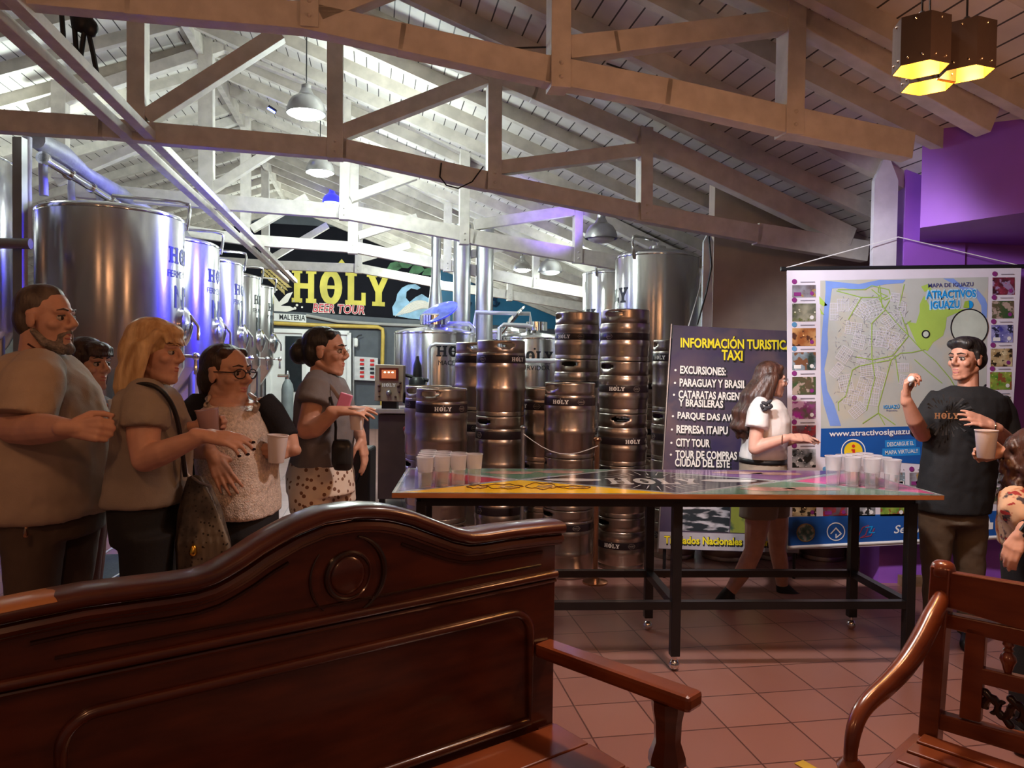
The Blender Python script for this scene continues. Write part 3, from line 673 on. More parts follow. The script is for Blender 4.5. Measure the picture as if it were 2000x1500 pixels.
# ------------------------------------------------------------------ kegs
KR = .190
def keg_proto(h, name):
    t = thing('beer_keg', name, 'keg', (0, 0, 0), 0, 'steel kegs stacked behind the game table')
    tall = h > .5
    if tall: b0, b1, r1, r2, sk = .70, .805, .655, .36, .83
    else: b0, b1, r1, r2, sk = .41, .545, .635, .33, .72
    R = KR
    def rib(z): return [(R * .985, z - .028), (R * 1.0, z - .016), (R * 1.022, z), (R * 1.0, z + .016), (R * .985, z + .028)]
    prof = [(R * .93, 0), (R * .965, .006), (R * .968, .030), (R * .955, .036), (R * .985, .050)] + rib(r2 * h)
    if tall: prof += rib(r1 * h) + [(R * .985, b0 * h), (R * .985, b1 * h)]
    else: prof += [(R * .985, b0 * h), (R * .985, b1 * h)] + rib(r1 * h)
    prof += [(R * .985, sk * h), (R * .955, sk * h + .008), (R * .80, sk * h + .02), (.05, sk * h + .035), (.045, sk * h + .05), (.001, sk * h + .05)]
    MB().lathe(prof, (0, 0, 0), 40).build('keg_body', keg_steel, t)
    n = 48; z0 = sk * h - .004; zs = [z0, h - .058, h - .05, h - .026, h - .018, h - .006, h]; rs = [.965, .968, .968, .968, .968, .972, .955]
    m = MB(); fs = []; vs = []
    for z, r in zip(zs, rs):
        for k in range(n):
            a = 2 * PI * k / n; vs.append((R * r * math.cos(a), R * r * math.sin(a), z))
    for i in range(len(zs) - 1):
        for k in range(n):
            kk = min((k - 36 + n) % (n // 2), (-(k - 36) - 1 + 2 * n) % (n // 2))
            if i in (1, 2, 3) and kk < (3 if i == 2 else 2): continue           # the two hand holes
            fs.append((i * n + k, i * n + (k + 1) % n, (i + 1) * n + (k + 1) % n, (i + 1) * n + k))
    m.add(vs, fs); o = m.build('top_chime', keg_steel, t); s = o.modifiers.new('wall', 'SOLIDIFY'); s.thickness = .004
    bd = MB().lathe([(R * .990, b0 * h), (R * .994, b0 * h + .002), (R * .994, b1 * h - .002), (R * .990, b1 * h)], (0, 0, 0), 40, cap=False).build('name_band', band_mat, t)
    zc = (b0 + b1) / 2 * h
    MB().mapped(holy(.030), cylmap((0, 0, 0), R * .994 + .0015, -PI / 2 + .55, zc)).build('lettering', white_ink, bd, smooth=False)
    m = MB()
    for a in (-2.6, -.2, 1.4):
        m.mapped(text('HOLY', .017, .02), cylmap((0, 0, 0), R * .994 + .0015, a, zc))
        m.tube([cylmap((0, 0, 0), R * .995, a, zc)(.03 * math.cos(k * PI / 3), .021 * math.sin(k * PI / 3)) for k in range(6)], .0012, 4, closed=True)
    m.build('hexagon_marks', M('dim_band_print', (.30, .24, .20), .5), bd, smooth=False)
    return t
TALL, SHORT = keg_proto(.576, 'keg'), keg_proto(.395, 'keg')
usedT, usedS = [], []
POS = {1: ['only'], 2: ['bottom', 'top'], 3: ['bottom', 'middle', 'top'], 4: ['bottom', 'second lowest', 'second highest', 'top'], 5: ['bottom', 'second lowest', 'middle', 'second highest', 'top']}
def stack(px, Y, kinds, rots, where, sc=1.0):
    c = at(px, 800, Y); z = 0
    for i, kd in enumerate(kinds):
        k, f = (kd if isinstance(kd, tuple) else (kd, 1.0))
        lab = '%s %s keg of %s' % (POS[len(kinds)][i], 'tall' if k == 'T' else 'short', where)
        j = .004 * math.sin(i * 7 + px)
        place(TALL if k == 'T' else SHORT, usedT if k == 'T' else usedS, (c.x + j, c.y + j, z), rots[i % len(rots)], lab, scale=(sc, sc, f))
        z += (.576 if k == 'T' else .395) * f
o55 = -.55
stack(863, 5.55, ['S', 'S', 'T'], [.9, 2.6, o55 + .15], 'the low front stack behind the left cups')
stack(978, 5.85, ['T', 'T', 'T'], [2.4, 2.35, o55 + .78], 'the tall stack left of the slim pole')
stack(1112, 5.6, [('T', .86), ('S', .95), ('T', .95)], [o55 - .55, 1.6, o55 - .45], 'the front stack left of the copper pole')
stack(1217, 5.85, ['S', 'S', 'S', 'S', 'S'], [o55 - .5, 2.2, o55 + .3, o55 - .42, 2.5], 'the tallest stack right of the copper pole')
stack(1124, 6.5, [('S', 1.01)] * 5, [2.0, 1.0, .4, 2.7, o55 - .72], 'the tall stack rising behind the copper pole stack')
stack(930, 6.5, ['T', 'T', 'T'], [2, 1, 0], 'the shaded stack just behind the slim pole stack')
stack(838, 6.05, ['S', 'S', 'T'], [1, 2, 2.4], 'the low stack half hidden behind the left cups')
stack(1064, 6.05, ['S', 'S', 'T'], [1, 2, o55 - 1.2], 'the shaded low stack right of the slim pole')
stack(1318, 6.2, ['S', 'S', 'S', 'T'], [0, 1, 2, o55 - 1.0], 'the dark stack at the tourist board edge')
stack(1272, 6.75, ['S', 'S', 'S', 'S'], [1, 0, 2, 1], 'the dark stack deep between the tallest stack and tourist board')
for px, Y, wh in ((1420, 6.15, 'the floor under the middle of the tourist board'), (1517, 6.2, 'the floor under the right half of the tourist board'), (1612, 6.2, 'the floor under the left map corner'), (1710, 6.15, 'the floor under the map beside the purple pillar')):
    stack(px, Y, ['S'], [px * .1], wh)

# ------------------------------------------------------------------ counter with control box, poles, floor clutter
cab = M('dark_brown_cabinet', (.06, .035, .028), .45, var=.15)
c0, c1 = at(738, 900, 8.0), at(850, 900, 8.0)
t = thing('service_counter', 'dark brown counter cabinet with pale top left of the kegs', 'counter', ((c0.x + c1.x) / 2, 8.2, 0))
MB().box(((c0.x + c1.x) / 2, 8.3, .55), (c1.x - c0.x, .6, .90)).build('cabinet_body', cab, t, smooth=False, bevel=.005)
MB().box(((c0.x + c1.x) / 2 - .12, 8.3, 1.035), (c1.x - c0.x + .32, .66, .05)).build('counter_top', M('pale_stone_top', (.34, .27, .24), .3), t, smooth=False, bevel=.008)
for x in (c0.x + .04, c1.x - .04): MB().box((x, 8.06, .05), (.06, .06, .10)).build('leg', black_metal, t, smooth=False)
MB().box((c0.x - .22, 8.3, .50), (.05, .5, 1.0)).build('side_panel', cab, t, smooth=False)
MB().capsule(at(792, 838, 7.98), .03, at(792, 838, 7.96), .03).build('red_knob', M('dull_red_knob', (.18, .02, .02), .4), t)
ct = 1.06
q = at(762, 748, 8.05)
t = thing('control_box', 'beige HOLY control box with small red screen on the counter', 'control box', (q.x, q.y, ct))
bx = M('beige_enamel', (.30, .22, .15), .4)
R = Matrix.Rotation(.02, 3, 'Y')
hh = at(762, 712, 8.05).z - at(762, 783, 8.05).z
MB().box((q.x, q.y, q.z), (.30, .16, hh), R).build('housing', bx, t, smooth=False, bevel=.008)
MB().box((q.x, q.y + .02, (ct + q.z - hh / 2) / 2), (.16, .14, q.z - hh / 2 - ct)).build('stand', black_metal, t, smooth=False)
f = q.y - .081
MB().box((q.x, f - .004, q.z + .095), (.20, .012, .13)).build('screen_frame', M('dark_red_bezel', (.10, .012, .008), .4), t, smooth=False)
sc_ = MB().box((q.x, f - .012, q.z + .095), (.15, .006, .09)).build('screen', M('lit_screen', (.25, .05, .02), .3, emit=(.45, .13, .05), es=.5), t, smooth=False)
m = MB()
for dx in (-.05, 0, .05): m.ell((q.x + dx * .8, f - .016, q.z + .115), (.012, .004, .008), n=8, m=6)
m.build('screen_dots', M('lit_screen_dots', (1, .8, .5), .3, emit=(1, .8, .5), es=3), sc_)
MB().mapped(holy(.035), flatmap((q.x, f - .002, q.z - .02), (1, 0, 0), (0, 0, 1))).build('lettering', white_ink, t, smooth=False)
for dx, dz_, r in ((-.10, -.03, .018), (.10, -.03, .018), (.12, .005, .014), (-.10, -.085, .012), (.11, -.09, .012), (-.10, -.14, .012), (.07, -.14, .012), (0, -.10, .03)):
    MB().capsule((q.x + dx, f, q.z + dz_), r, (q.x + dx, f - .015, q.z + dz_), r * .9, 10).build('knob', M('brown_knob', (.06, .02, .012), .4) if r < .02 else dull_steel, t)
q = at(815, 745, 8.15)
t = thing('tap_column', 'black tap column with stacked handles before the mash tank', 'beer tap', (q.x, q.y, ct))
MB().lathe([(.10, ct), (.16, ct + .06), (.15, ct + .16), (.10, ct + .2), (.09, ct + .30), (.05, ct + .34), (.045, ct + .46), (.02, ct + .52), (.015, ct + .56), (.001, ct + .57)], (q.x, q.y, 0), 24).build('tap_body', black_plastic, t)
MB().tube([(q.x - .15, q.y, ct + .36), (q.x + .12, q.y, ct + .30)], .02, 8).build('tap_handle', black_plastic, t)
MB().tube([at(775, 742, 8.2), at(786, 731, 8.2), at(797, 735, 8.2), at(803, 752, 8.2)], .012, 8).build('hose', white_plastic, t)
# slim poles with cord
def pole(px, Y, ytop, label, mat, r):
    c = at(px, 900, Y); zt = at(px, ytop, Y).z
    t = thing('barrier_pole', label, 'barrier pole', (c.x, c.y, 0), 0)
    MB().lathe([(.09, 0), (.09, .012), (.03, .03), (.001, .035)], (c.x, c.y, 0), 20).build('foot', mat, t)
    MB().tube([(c.x, c.y, .02), (c.x, c.y, zt)], r, 12).build('shaft', mat, t)
    MB().ell((c.x, c.y, zt), (r * 1.5, r * 1.5, r)).build('cap', mat, t)
    return V((c.x, c.y, zt))
ta = pole(1166, 5.36, 858, 'copper barrier pole in front of the keg stacks', copper, .019)
tb = pole(1021, 5.45, 835, 'slim dark barrier pole between the keg stacks', dull_steel, .016)
pts = [tb.lerp(ta, k / 8) - V((0, .05, .04 + .10 * math.sin(PI * k / 8))) for k in range(9)]
tag(MB().tube(pts, .003, 5).build('rope', white_plastic), 'thin pale cord strung between the two barrier poles', 'cord')
# black cooler on wheels
q = at(703, 940, 6.6)
t = thing('trolley_unit', 'black wheeled unit with hose and red light left of the counter', 'trolley', (q.x, q.y, 0))
MB().box((q.x + .03, q.y, .46), (.17, .3, .70)).build('unit_body', black_plastic, t, smooth=False, bevel=.02)
for dx in (-.13,):
    MB().lathe([(.05, -.03), (.17, -.03), (.19, 0), (.17, .03), (.05, .03)], (q.x + dx, q.y - .12, .20), 28, V((0, 1, 0)).to_track_quat('Z', 'Y').to_matrix()).build('wheel', black_metal, t)
MB().box((q.x + .03, q.y, .06), (.2, .3, .12)).build('base', black_metal, t, smooth=False)
MB().tube([(q.x - .1, q.y - .1, .8), (q.x - .2, q.y - .12, .72), (q.x - .18, q.y - .14, .5), (q.x - .05, q.y - .15, .42), (q.x + .02, q.y - .15, .6)], .018, 8).build('hose', black_metal, t)
MB().ell((q.x - .05, q.y - .17, .72), (.014, .01, .014)).build('red_light', M('red_pilot_light', (.6, .02, .02), .4, emit=(1, .05, .04), es=3), t)
# ------------------------------------------------------------------ long game table
TZ = .915
td = V((math.cos(math.radians(3.0)), math.sin(math.radians(3.0)), 0)); tn = V((-td.y, td.x, 0))
tm = onz(1325, 965, TZ)
def tx(px): r = ray(px, 960); k = r.x / r.y; return (k * tm.y - tm.x) / (td.x - k * td.y)
tf = tm + td * tx(765); tlen = tx(1845) - tx(765); tdep = .88
def tp(s, d, z=0): return tf + td * (s * tlen) + tn * (d * tdep) + V((0, 0, z))
ctr = tp(.5, .5)
t = thing('game_table', 'long printed game table on a black steel frame, clear cups at both ends', 'table', (ctr.x, ctr.y, 0), math.radians(3.0))
MB().prism([tp(0, 0, -.026), tp(1, 0, -.026), tp(1, 1, -.026), tp(0, 1, -.026)], (0, 0, .025)).build('tabletop', M('orange_wood_edge', (.30, .10, .03), .35, var=.2, stretch=(1, 6, 6)), t, smooth=False, bevel=.002)
def art(name, col, polys, z=.0005, rough=.06, mat=None):
    mt = mat or M('print_' + name, col, rough + .06, var=.08, coat=.25)
    for p in polys: MB().quad(*[tp(s, d, z) for s, d in p]).build(name, mt, t, smooth=False)
art('grey_print', (.30, .33, .33), [[(0, 0), (1, 0), (1, 1), (0, 1)]], -.0003)
A1, A2 = (.25, .5), (.75, .5)
art('black_print', (.012, .009, .012), [[A1, (.515, .02), A2, (.47, .98)]])
art('yellow_print', (.88, .50, .008), [[(.012, .012), (.505, .012), (.235, .48)]])
art('green_print', (.10, .20, .13), [[(.03, .985), (.455, .985), (.235, .53)], [(.525, .012), (.985, .012), (.765, .48)]])
art('violet_print', (.17, .08, .20), [[(.485, .985), (.97, .985), (.765, .53)], [(.01, .06), (.01, .93), (.055, .80), (.055, .16)]])
art('red_print', (.42, .02, .05), [[(.055, .12), (.21, .5), (.055, .85)]])
art('pink_print', (.62, .10, .24), [[(.99, .04), (.79, .5), (.99, .95)]])
m = MB()
for a0, b0 in (((.01, .03), (.225, .5)), ((.01, .97), (.225, .5)), (A1, (.515, .02)), ((.515, .02), A2), (A2, (.47, .98)), ((.47, .98), A1), ((.99, .02), (.775, .5)), ((.99, .98), (.775, .5)), ((.005, .01), (.005, .99)), ((.995, .01), (.995, .99))):
    a, b0 = tp(*a0, .001), tp(*b0, .001); sd = (b0 - a).normalized().cross(V((0, 0, 1))) * .005
    m.quad(a - sd, a + sd, b0 + sd, b0 - sd)
m.build('white_lines', M('print_white', (.66, .62, .58), .08, coat=.6, var=.02), t, smooth=False)
wp_ = bpy.data.materials['print_white']
m = MB().mapped(holy(.20), flatmap(tp(.5, .46, .0012), td * .62, tn))
m.build('lettering', wp_, t, smooth=False)
m = MB()
for k in range(26):
    a = 2 * PI * k / 26; c = tp(.5, .5, .0012); e = td * math.cos(a) * .9 + tn * math.sin(a); sd = e.cross(V((0, 0, 1))).normalized() * .005
    if abs(math.sin(a)) > .35: m.quad(c + e * .2 - sd, c + e * (.34 + .03 * (k % 2)), c + e * .2 + sd)
for s in (.34, .655):
    m.quad(*[tp(s, .5, .0012) + td * .16 * math.cos(k * PI / 10) + tn * .05 * math.sin(k * PI / 10) for k in range(20)])
m.build('sunburst', wp_, t, smooth=False)
pbr, pbr2 = M('print_brown', (.14, .06, .02), .12, coat=.2), M('print_amber', (.55, .30, .06), .12, coat=.2, var=.5, vs=20)
for s, d, w_, h_ in ((.15, .2, .05, .05), (.20, .22, .09, .07), (.27, .24, .08, .09), (.33, .2, .08, .04)):
    q = [tp(s, d, .0012) + td * w_ * math.cos(k * PI / 16) * (1 + .12 * math.sin(k * .9 + s * 40)) + tn * h_ * math.sin(k * PI / 16) * (1 + .25 * math.sin(k * 1.3 + s * 30)) for k in range(32)]
    MB().tube(q, .004, 4, closed=True, flat=.2).build('line_drawing', pbr, t, smooth=False)
    MB().quad(*[tp(s, d, .0014) + (p - tp(s, d, .0012)) * .55 + td * .02 for p in q]).build('drawn_shape', pbr2, t, smooth=False)
rose = M('print_rose', (.40, .22, .18), .1, coat=.3, var=.3, vs=15)
for s, d in ((.22, .8), (.33, .85), (.72, .86), (.80, .82), (.70, .18), (.79, .2)):
    m = MB(); m.quad(*[tp(s, d, .0012) + td * .13 * math.cos(k * PI / 8) * (1 + .2 * (k % 3)) + tn * .06 * math.sin(k * PI / 8) for k in range(16)]); m.build('printed_hop', rose, t, smooth=False)
LS, LD = (.05, .515, .955), (.09, .75)
m = MB(); zr = TZ - .052
def tq(s, d, z): q = tp(s, d); return V((q.x, q.y, z))
for d in LD: m.bar(tq(LS[0], d, zr), tq(LS[2], d, zr), .045, .045)
for s in LS: m.bar(tq(s, LD[0], zr), tq(s, LD[1], zr), .045, .045)
m.build('top_frame', black_metal, t, smooth=False)
for s in LS:
    for d in LD:
        lg = MB().bar(tq(s, d, zr), tq(s, d, .075), .048, .048, side=td).build('leg', black_metal, t, smooth=False, bevel=.003)
        q = tq(s, d, 0)
        MB().ell(q + V((0, 0, .027)), (.027, .027, .027)).lathe([(.02, .05), (.014, .055), (.012, .08)], q, 12).build('caster', chrome, lg)
m = MB(); z2 = .335
for d in LD: m.bar(tq(LS[0], d, z2), tq(LS[2], d, z2), .04, .04)
for s in LS: m.bar(tq(s, LD[0], z2), tq(s, LD[1], z2), .04, .04)
m.build('lower_rails', black_metal, t, smooth=False)

# ------------------------------------------------------------------ clear cups
clear = M('clear_cup_plastic', (.99, .98, .98), .15, trans=.92, ior=1.04, var=0)
frost = M('frosted_cup_plastic', (.86, .83, .85), .35, trans=.75, ior=1.15, var=.02)
def cup_proto():
    c = thing('clear_cup', 'cup', 'cup', (0, 0, 0))
    MB().lathe([(.001, .003), (.030, .003), (.031, 0), (.0335, .0), (.0365, .078), (.0385, .082), (.037, .084), (.0345, .078), (.0315, .005), (.001, .006)], (0, 0, 0), 28).build('cup_base', clear, c)
    MB().lathe([(.0375, .082), (.0435, .153), (.0455, .155), (.0455, .159), (.0425, .159), (.0365, .084)], (0, 0, 0), 28, cap=False, closed=False).build('cup_rim', frost, c)
    return c
CUP = cup_proto(); usedC = []
rown = [('left', 0, 0), ('right', 0, 0)]
def rack(side, s0, sg, d0):
    ordn = ['first', 'second', 'third', 'fourth']
    for col in range(4):
        for k in range(4 - col):
            q = tp(s0, d0) + td * (sg * col * .083) + tn * ((k + col * .5) * .094)
            wh = 'at the tip' if col == 3 else '%s from the front in the %s' % (ordn[k], ['row of four', 'row of three', 'row of two'][col])
            place(CUP, usedC, (q.x, q.y, TZ + .0015), 0, 'clear cup %s, %s cup triangle' % (wh, side), '%s triangle of clear cups' % side)
rack('left', .055, 1, .16)
rack('right', .935, -1, .19)

# printed white cups (held)
pcup = M('printed_white_cup', (.72, .68, .70), .35, var=.02, sss=0)
def held_cup(c, label, ang=-PI / 2, R=Matrix.Identity(3), s=1.0, mat=None, letters=True):
    t = thing('beer_cup', label, 'cup', c)
    prof = [(.001, -.055), (.029, -.055), (.031, -.052), (.0405, .052), (.043, .054), (.043, .058), (.040, .058), (.029, -.048), (.001, -.05)]
    MB().lathe([(r * s, z * s) for r, z in prof], c, 32, R).build('cup_body', mat or pcup, t)
    if letters:
        def mp(x, y):
            r = (.0355 + (y) * .09) * s + .001; a = ang + x / r
            return V(c) + R @ V((r * math.cos(a), r * math.sin(a), y + .012 * s))
        m = MB().mapped(holy(.020 * s), mp)
        m.mapped(text('BREWERY', .007 * s, .01), lambda x, y: mp(x, y - .018 * s))
        m.mapped(text('TOUR', .006 * s, 0), lambda x, y: mp(x, y - .04 * s))
        m.build('lettering', ink, t, smooth=False)
    return t

# ------------------------------------------------------------------ big bench in front
A0 = at(1088, 1040, 2.364); bd = V((-.8, -.6, 0)); bn = V((.6, -.8, 0))
bc = A0 + bd * .74 + bn * .2
t = thing('carved_bench', 'large dark mahogany bench with an arched carved back, nearest the viewer', 'bench', (bc.x, bc.y, 0), math.atan2(.6, .8))
def bp_(px, py, o=0): return onplane(px, py, A0, bn) + bn * o
prof = [(1095, 1037), (1060, 1040), (990, 1048), (940, 1056), (913, 1058), (885, 1052), (852, 1040), (798, 1020), (765, 1012), (742, 1009), (715, 1008), (688, 1009), (632, 1018), (578, 1040), (545, 1058), (511, 1078), (475, 1103), (440, 1124), (415, 1137), (380, 1148), (330, 1156), (275, 1163), (165, 1178), (55, 1200), (-20, 1216)]
P = [bp_(*q) for q in prof]
Pb = [q - V((0, 0, .02)) for q in P]
sA = (P[0] - A0).dot(bd) + .02; sB = (P[-1] - A0).dot(bd) - .01
def bs(s, z, o=0): q = A0 + bd * s + bn * o; return V((q.x, q.y, z))
pts = [bs(sA, Pb[0].z)] + Pb[1:-1] + [bs(sB, Pb[-1].z), bs(sB, .40), bs(sA, .40)]
MB().prism([q - bn * .0 for q in pts], -bn * .04).build('back_board', mahogany, t, smooth=False, bevel=.003)
rings = []; mold = []; mold2 = []; mold3 = []
for i, q in enumerate(P):
    tg = (P[min(i + 1, len(P) - 1)] - P[max(i - 1, 0)]).normalized(); nn = tg.cross(bn); nn = nn if nn.z > 0 else -nn
    rings.append((q - bn * .028 + nn * .012, bn * .056, nn * .021)); mold.append(q - nn * .022 + bn * .006); mold2.append(q - nn * .06 + bn * .001); mold3.append(q - nn * .035 + bn * .004)
crest_mat = pattern(M('crest_mahogany', (.040, .0070, .0030), .30, var=0, vs=5, col2=(.078, .016, .006), coat=.5), worn_beyond(bd, bp_(105, 1180).dot(bd) + .05, .10), (.38, .16, .06))
MB().loft(rings, 20, 2.8).build('crest_rail', crest_mat, t, angle=1.2)
MB().tube(mold, .014, 8).tube(mold3, .007, 8).build('crest_moulding', mahogany, t)
MB().tube([q for q, (x, y) in zip(mold2, prof) if x < 560 and x > 20], .005, 6).build('carved_line', mahog_dark, t)
MB().tube([q for q, (x, y) in zip(mold2, prof) if x > 790 and x < 1075], .005, 6).build('carved_line', mahog_dark, t)
zb = bp_(1078, 1121).z
MB().tube([bs(sA, zb, .006), bs(sB, zb, .006)], .012, 10).tube([bs(sA, zb - .02, .003), bs(sB, zb - .02, .003)], .006, 8).build('middle_bead', mahogany, t)
MB().tube([bs(sA + .06, zb + .035, .001), bs(sB - .10, zb + .035, .001)], .004, 6).build('carved_line', mahog_dark, t)
s0 = (bp_(1033, 1300) - A0).dot(bd); s1 = (bp_(118, 1440) - A0).dot(bd); zt = bp_(1005, 1197).z; zl = .455
path = [bs(s0, zl)] + [bs(s0 + .07 - .07 * math.cos(a * PI / 12), zt - .07 + .07 * math.sin(a * PI / 12)) for a in range(7)] + [bs(s1 - .07 + .07 * math.sin(a * PI / 12), zt - .07 + .07 * math.cos(a * PI / 12)) for a in range(7)] + [bs(s1, zl)]
MB().tube([q + bn * .004 for q in path], .013, 10, closed=True).build('panel_moulding', mahogany, t)
cc = bp_(680, 1124, .002)
def arc(r, a0, a1, n=20, rt=.006, taper=False):
    q = [cc + bd * (-r * math.cos(math.radians(a0 + (a1 - a0) * k / n))) + V((0, 0, r * math.sin(math.radians(a0 + (a1 - a0) * k / n)))) for k in range(n + 1)]
    rr = [rt * (.35 + .65 * math.sin(PI * k / n)) if taper else rt for k in range(n + 1)]
    return q, rr
m = MB()
for r, a0, a1, rt in ((.060, 20, 300, .008), (.102, -65, 75, .009), (.103, 140, 230, .004)):
    m.tube(*arc(r, a0, a1, 24, rt, True), 8)
m.build('scroll_carving', mahog_dark, t)
MB().tube(arc(.063, 0, 360, 40)[0][:-1], .0035, 6, closed=True).ell(cc - bn * .004, (.05, .012, .05), Matrix(((bd.x, bn.x, 0), (bd.y, bn.y, 0), (0, 0, 1)))).build('scroll_boss', mahogany, t)
seat_z = .43
m = MB()
for k in range(3):
    m.prism([bs(sA + .005, seat_z - .035, .02 + k * .155), bs(sB, seat_z - .035, .02 + k * .155), bs(sB, seat_z - .035, .17 + k * .155), bs(sA + .005, seat_z - .035, .17 + k * .155)], (0, 0, .035))
m.build('seat', red_wood, t, smooth=False, bevel=.004)
for s in (sA + .03, sB - .03):
    MB().bar(bs(s, 0, -.02), bs(s, .42, -.02), .06, .06, side=bd).build('leg', mahogany, t, smooth=False)
a0 = bp_(1058, 1264); za = a0.z; e0 = onz(1360, 1372, za); ad = e0 - a0; ad.z = 0
for j, s_ in enumerate((0, sB - .03)):
    st = a0 if j == 0 else bs(s_, za, 0)
    en = st + (ad if j == 0 else bn * .5)
    MB().bar(st, en, .075, .045).build('armrest', red_wood, t, smooth=False, bevel=.012)
    f = en - ad.normalized() * .085; f.z = 0
    ar = MB().lathe([(.045, za - .02), (.045, za - .04), (.038, za - .075), (.036, za - .13), (.050, za - .17), (.052, za - .19), (.034, za - .20), (.034, za - .206), (.055, za - .215), (.050, za - .26), (.034, za - .30), (.034, .12), (.045, .08), (.03, 0)], (f.x, f.y, 0), 8, Matrix.Rotation(.4, 3, 'Z')).build('arm_post', mahogany, t, angle=.5)
# ------------------------------------------------------------------ second bench with curved arm, right corner
B0 = at(1838, 1100, 2.296); d2 = V((.69, -.72, 0)).normalized(); n2 = V((-d2.y * -1, 0, 0)); n2 = V((-.72, -.69, 0)).normalized()
q = B0 + n2 * .25 + d2 * .5
t = thing('slatted_bench', 'reddish wooden bench with curved arm and spindle back in the right corner', 'bench', (q.x, q.y, 0), math.atan2(d2.y, d2.x))
def b2(px, py, o=0): return onplane(px, py, B0, n2) + n2 * o
def board(name, px, th=.035, mat=red_wood, o=0):
    return MB().prism([b2(x, y, o) for x, y in px], -n2 * th).build(name, mat, t, smooth=False, bevel=.004)
MB().bar(b2(1838, 1108, -.02), V((b2(1802, 1440, -.02).x, b2(1802, 1440, -.02).y, .02)), .055, .06, side=d2).lathe([(.034, -.03), (.036, -.01), (.03, .008), (.02, .016), (.001, .019)], b2(1838, 1108, -.02), 20).build('back_post', red_wood, t, bevel=.004)
board('top_rail', [(1852, 1117), (2340, 1198), (2340, 1335), (1850, 1187)], .032)
board('back_rail', [(1848, 1199), (2340, 1300), (2340, 1345), (1846, 1227)], .04)
board('stile', [(1886, 1225), (1925, 1233), (1914, 1412), (1872, 1402)], .03)
board('back_rail', [(1915, 1305), (2340, 1402), (2340, 1440), (1913, 1336)], .03)
board('back_rail', [(1828, 1393), (2340, 1530), (2340, 1580), (1826, 1423)], .04)
q = b2(2352, 1210, -.02); MB().bar(V((q.x, q.y, .02)), V((q.x, q.y, .97)), .055, .06, side=d2).build('back_post', red_wood, t, bevel=.004)
for px in (1968, 2055):
    k = (px - 1968) / 87.
    p0_, p1_ = b2(px, 1251 + 18 * k, -.015), b2(px - 3, 1318 + 20 * k, -.015); h = p0_.z - p1_.z; c = (p0_ + p1_) / 2; z0 = p1_.z
    MB().lathe([(.008, 0), (.012, h * .1), (.016, h * .25), (.022, h * .4), (.02, h * .5), (.011, h * .62), (.015, h * .68), (.010, h * .74), (.016, h * .84), (.011, h)], (c.x, c.y, z0), 16).build('spindle', red_wood, t)
m = MB()                                                 # pierced scroll panel
for i in range(4):
    cx, cy = 1946 + i * 50, 1385 + i * 13
    for (a0_, a1_, r0, r1, sx) in ((0, 300, 22, 7, 1), (180, 480, 22, 7, -1)):
        pth = []
        for k in range(15):
            a = math.radians(a0_ + (a1_ - a0_) * k / 14); r = r0 + (r1 - r0) * k / 14
            pth.append(b2(cx + sx * 10 + r * math.cos(a) * .75, cy + r * math.sin(a) * 1.1, -.015))
        m.tube(pth, [.012 - .005 * k / 14 for k in range(15)], 8)
    m.capsule(b2(cx - 24, cy - 30, -.015), .012, b2(cx - 5, cy - 8, -.015), .008).capsule(b2(cx + 24, cy + 34, -.015), .012, b2(cx + 5, cy + 10, -.015), .008)
m.build('scroll_panel', mahog_dark, t)
ap = [(1842, 1150, 2.31, .016), (1836, 1174, 2.285, .030), (1818, 1212, 2.24, .037), (1795, 1258, 2.19, .037), (1765, 1303, 2.14, .035), (1730, 1340, 2.09, .032), (1700, 1367, 2.05, .029), (1680, 1393, 2.02, .027), (1668, 1425, 2.00, .025), (1662, 1460, 1.99, .022), (1661, 1480, 1.99, .021)]
aq = smooth_path([at(x, y, Y) for x, y, Y, r in ap], 4); ar_ = [ap[min(i // 4, len(ap) - 2)][3] * (1 - i % 4 / 4) + ap[min(i // 4 + 1, len(ap) - 1)][3] * (i % 4 / 4) for i in range(len(aq))]
aw = MB().tube(aq, ar_, 20, flat=.8).build('armrest', red_wood, t)
e = at(1661, 1488, 1.99)
MB().lathe([(.02, .01), (.036, -.008), (.030, -.03), (.02, -.04), (.024, -.08), (.024, -e.z)], e, 20).build('arm_post', red_wood, t)
m = MB(); sz = .43
def s2(s, o, z): q = B0 + d2 * s + n2 * o; return V((q.x, q.y, z))
for k in range(6):
    o = .015 + k * .082
    MB().prism([s2(-.03, o, sz - .025), s2(1.3, o, sz - .025), s2(1.3, o + .068, sz - .025), s2(-.03, o + .068, sz - .025)], (0, 0, .025)).build('seat_slat', red_wood, t, smooth=False, bevel=.004)
q = s2(1.27, .49, 0); MB().lathe([(.02, 0), (.024, .1), (.032, .2), (.024, .3), (.03, sz - .08), (.03, sz - .03)], q, 16).build('front_leg', red_wood, t)
MB().bar(s2(-.045, .0, sz - .05), s2(-.045, .5, sz - .05), .04, .07).bar(s2(-.045, .5, sz - .06), s2(1.3, .5, sz - .06), .03, .07).build('seat_frame', red_wood, t, smooth=False, bevel=.004)

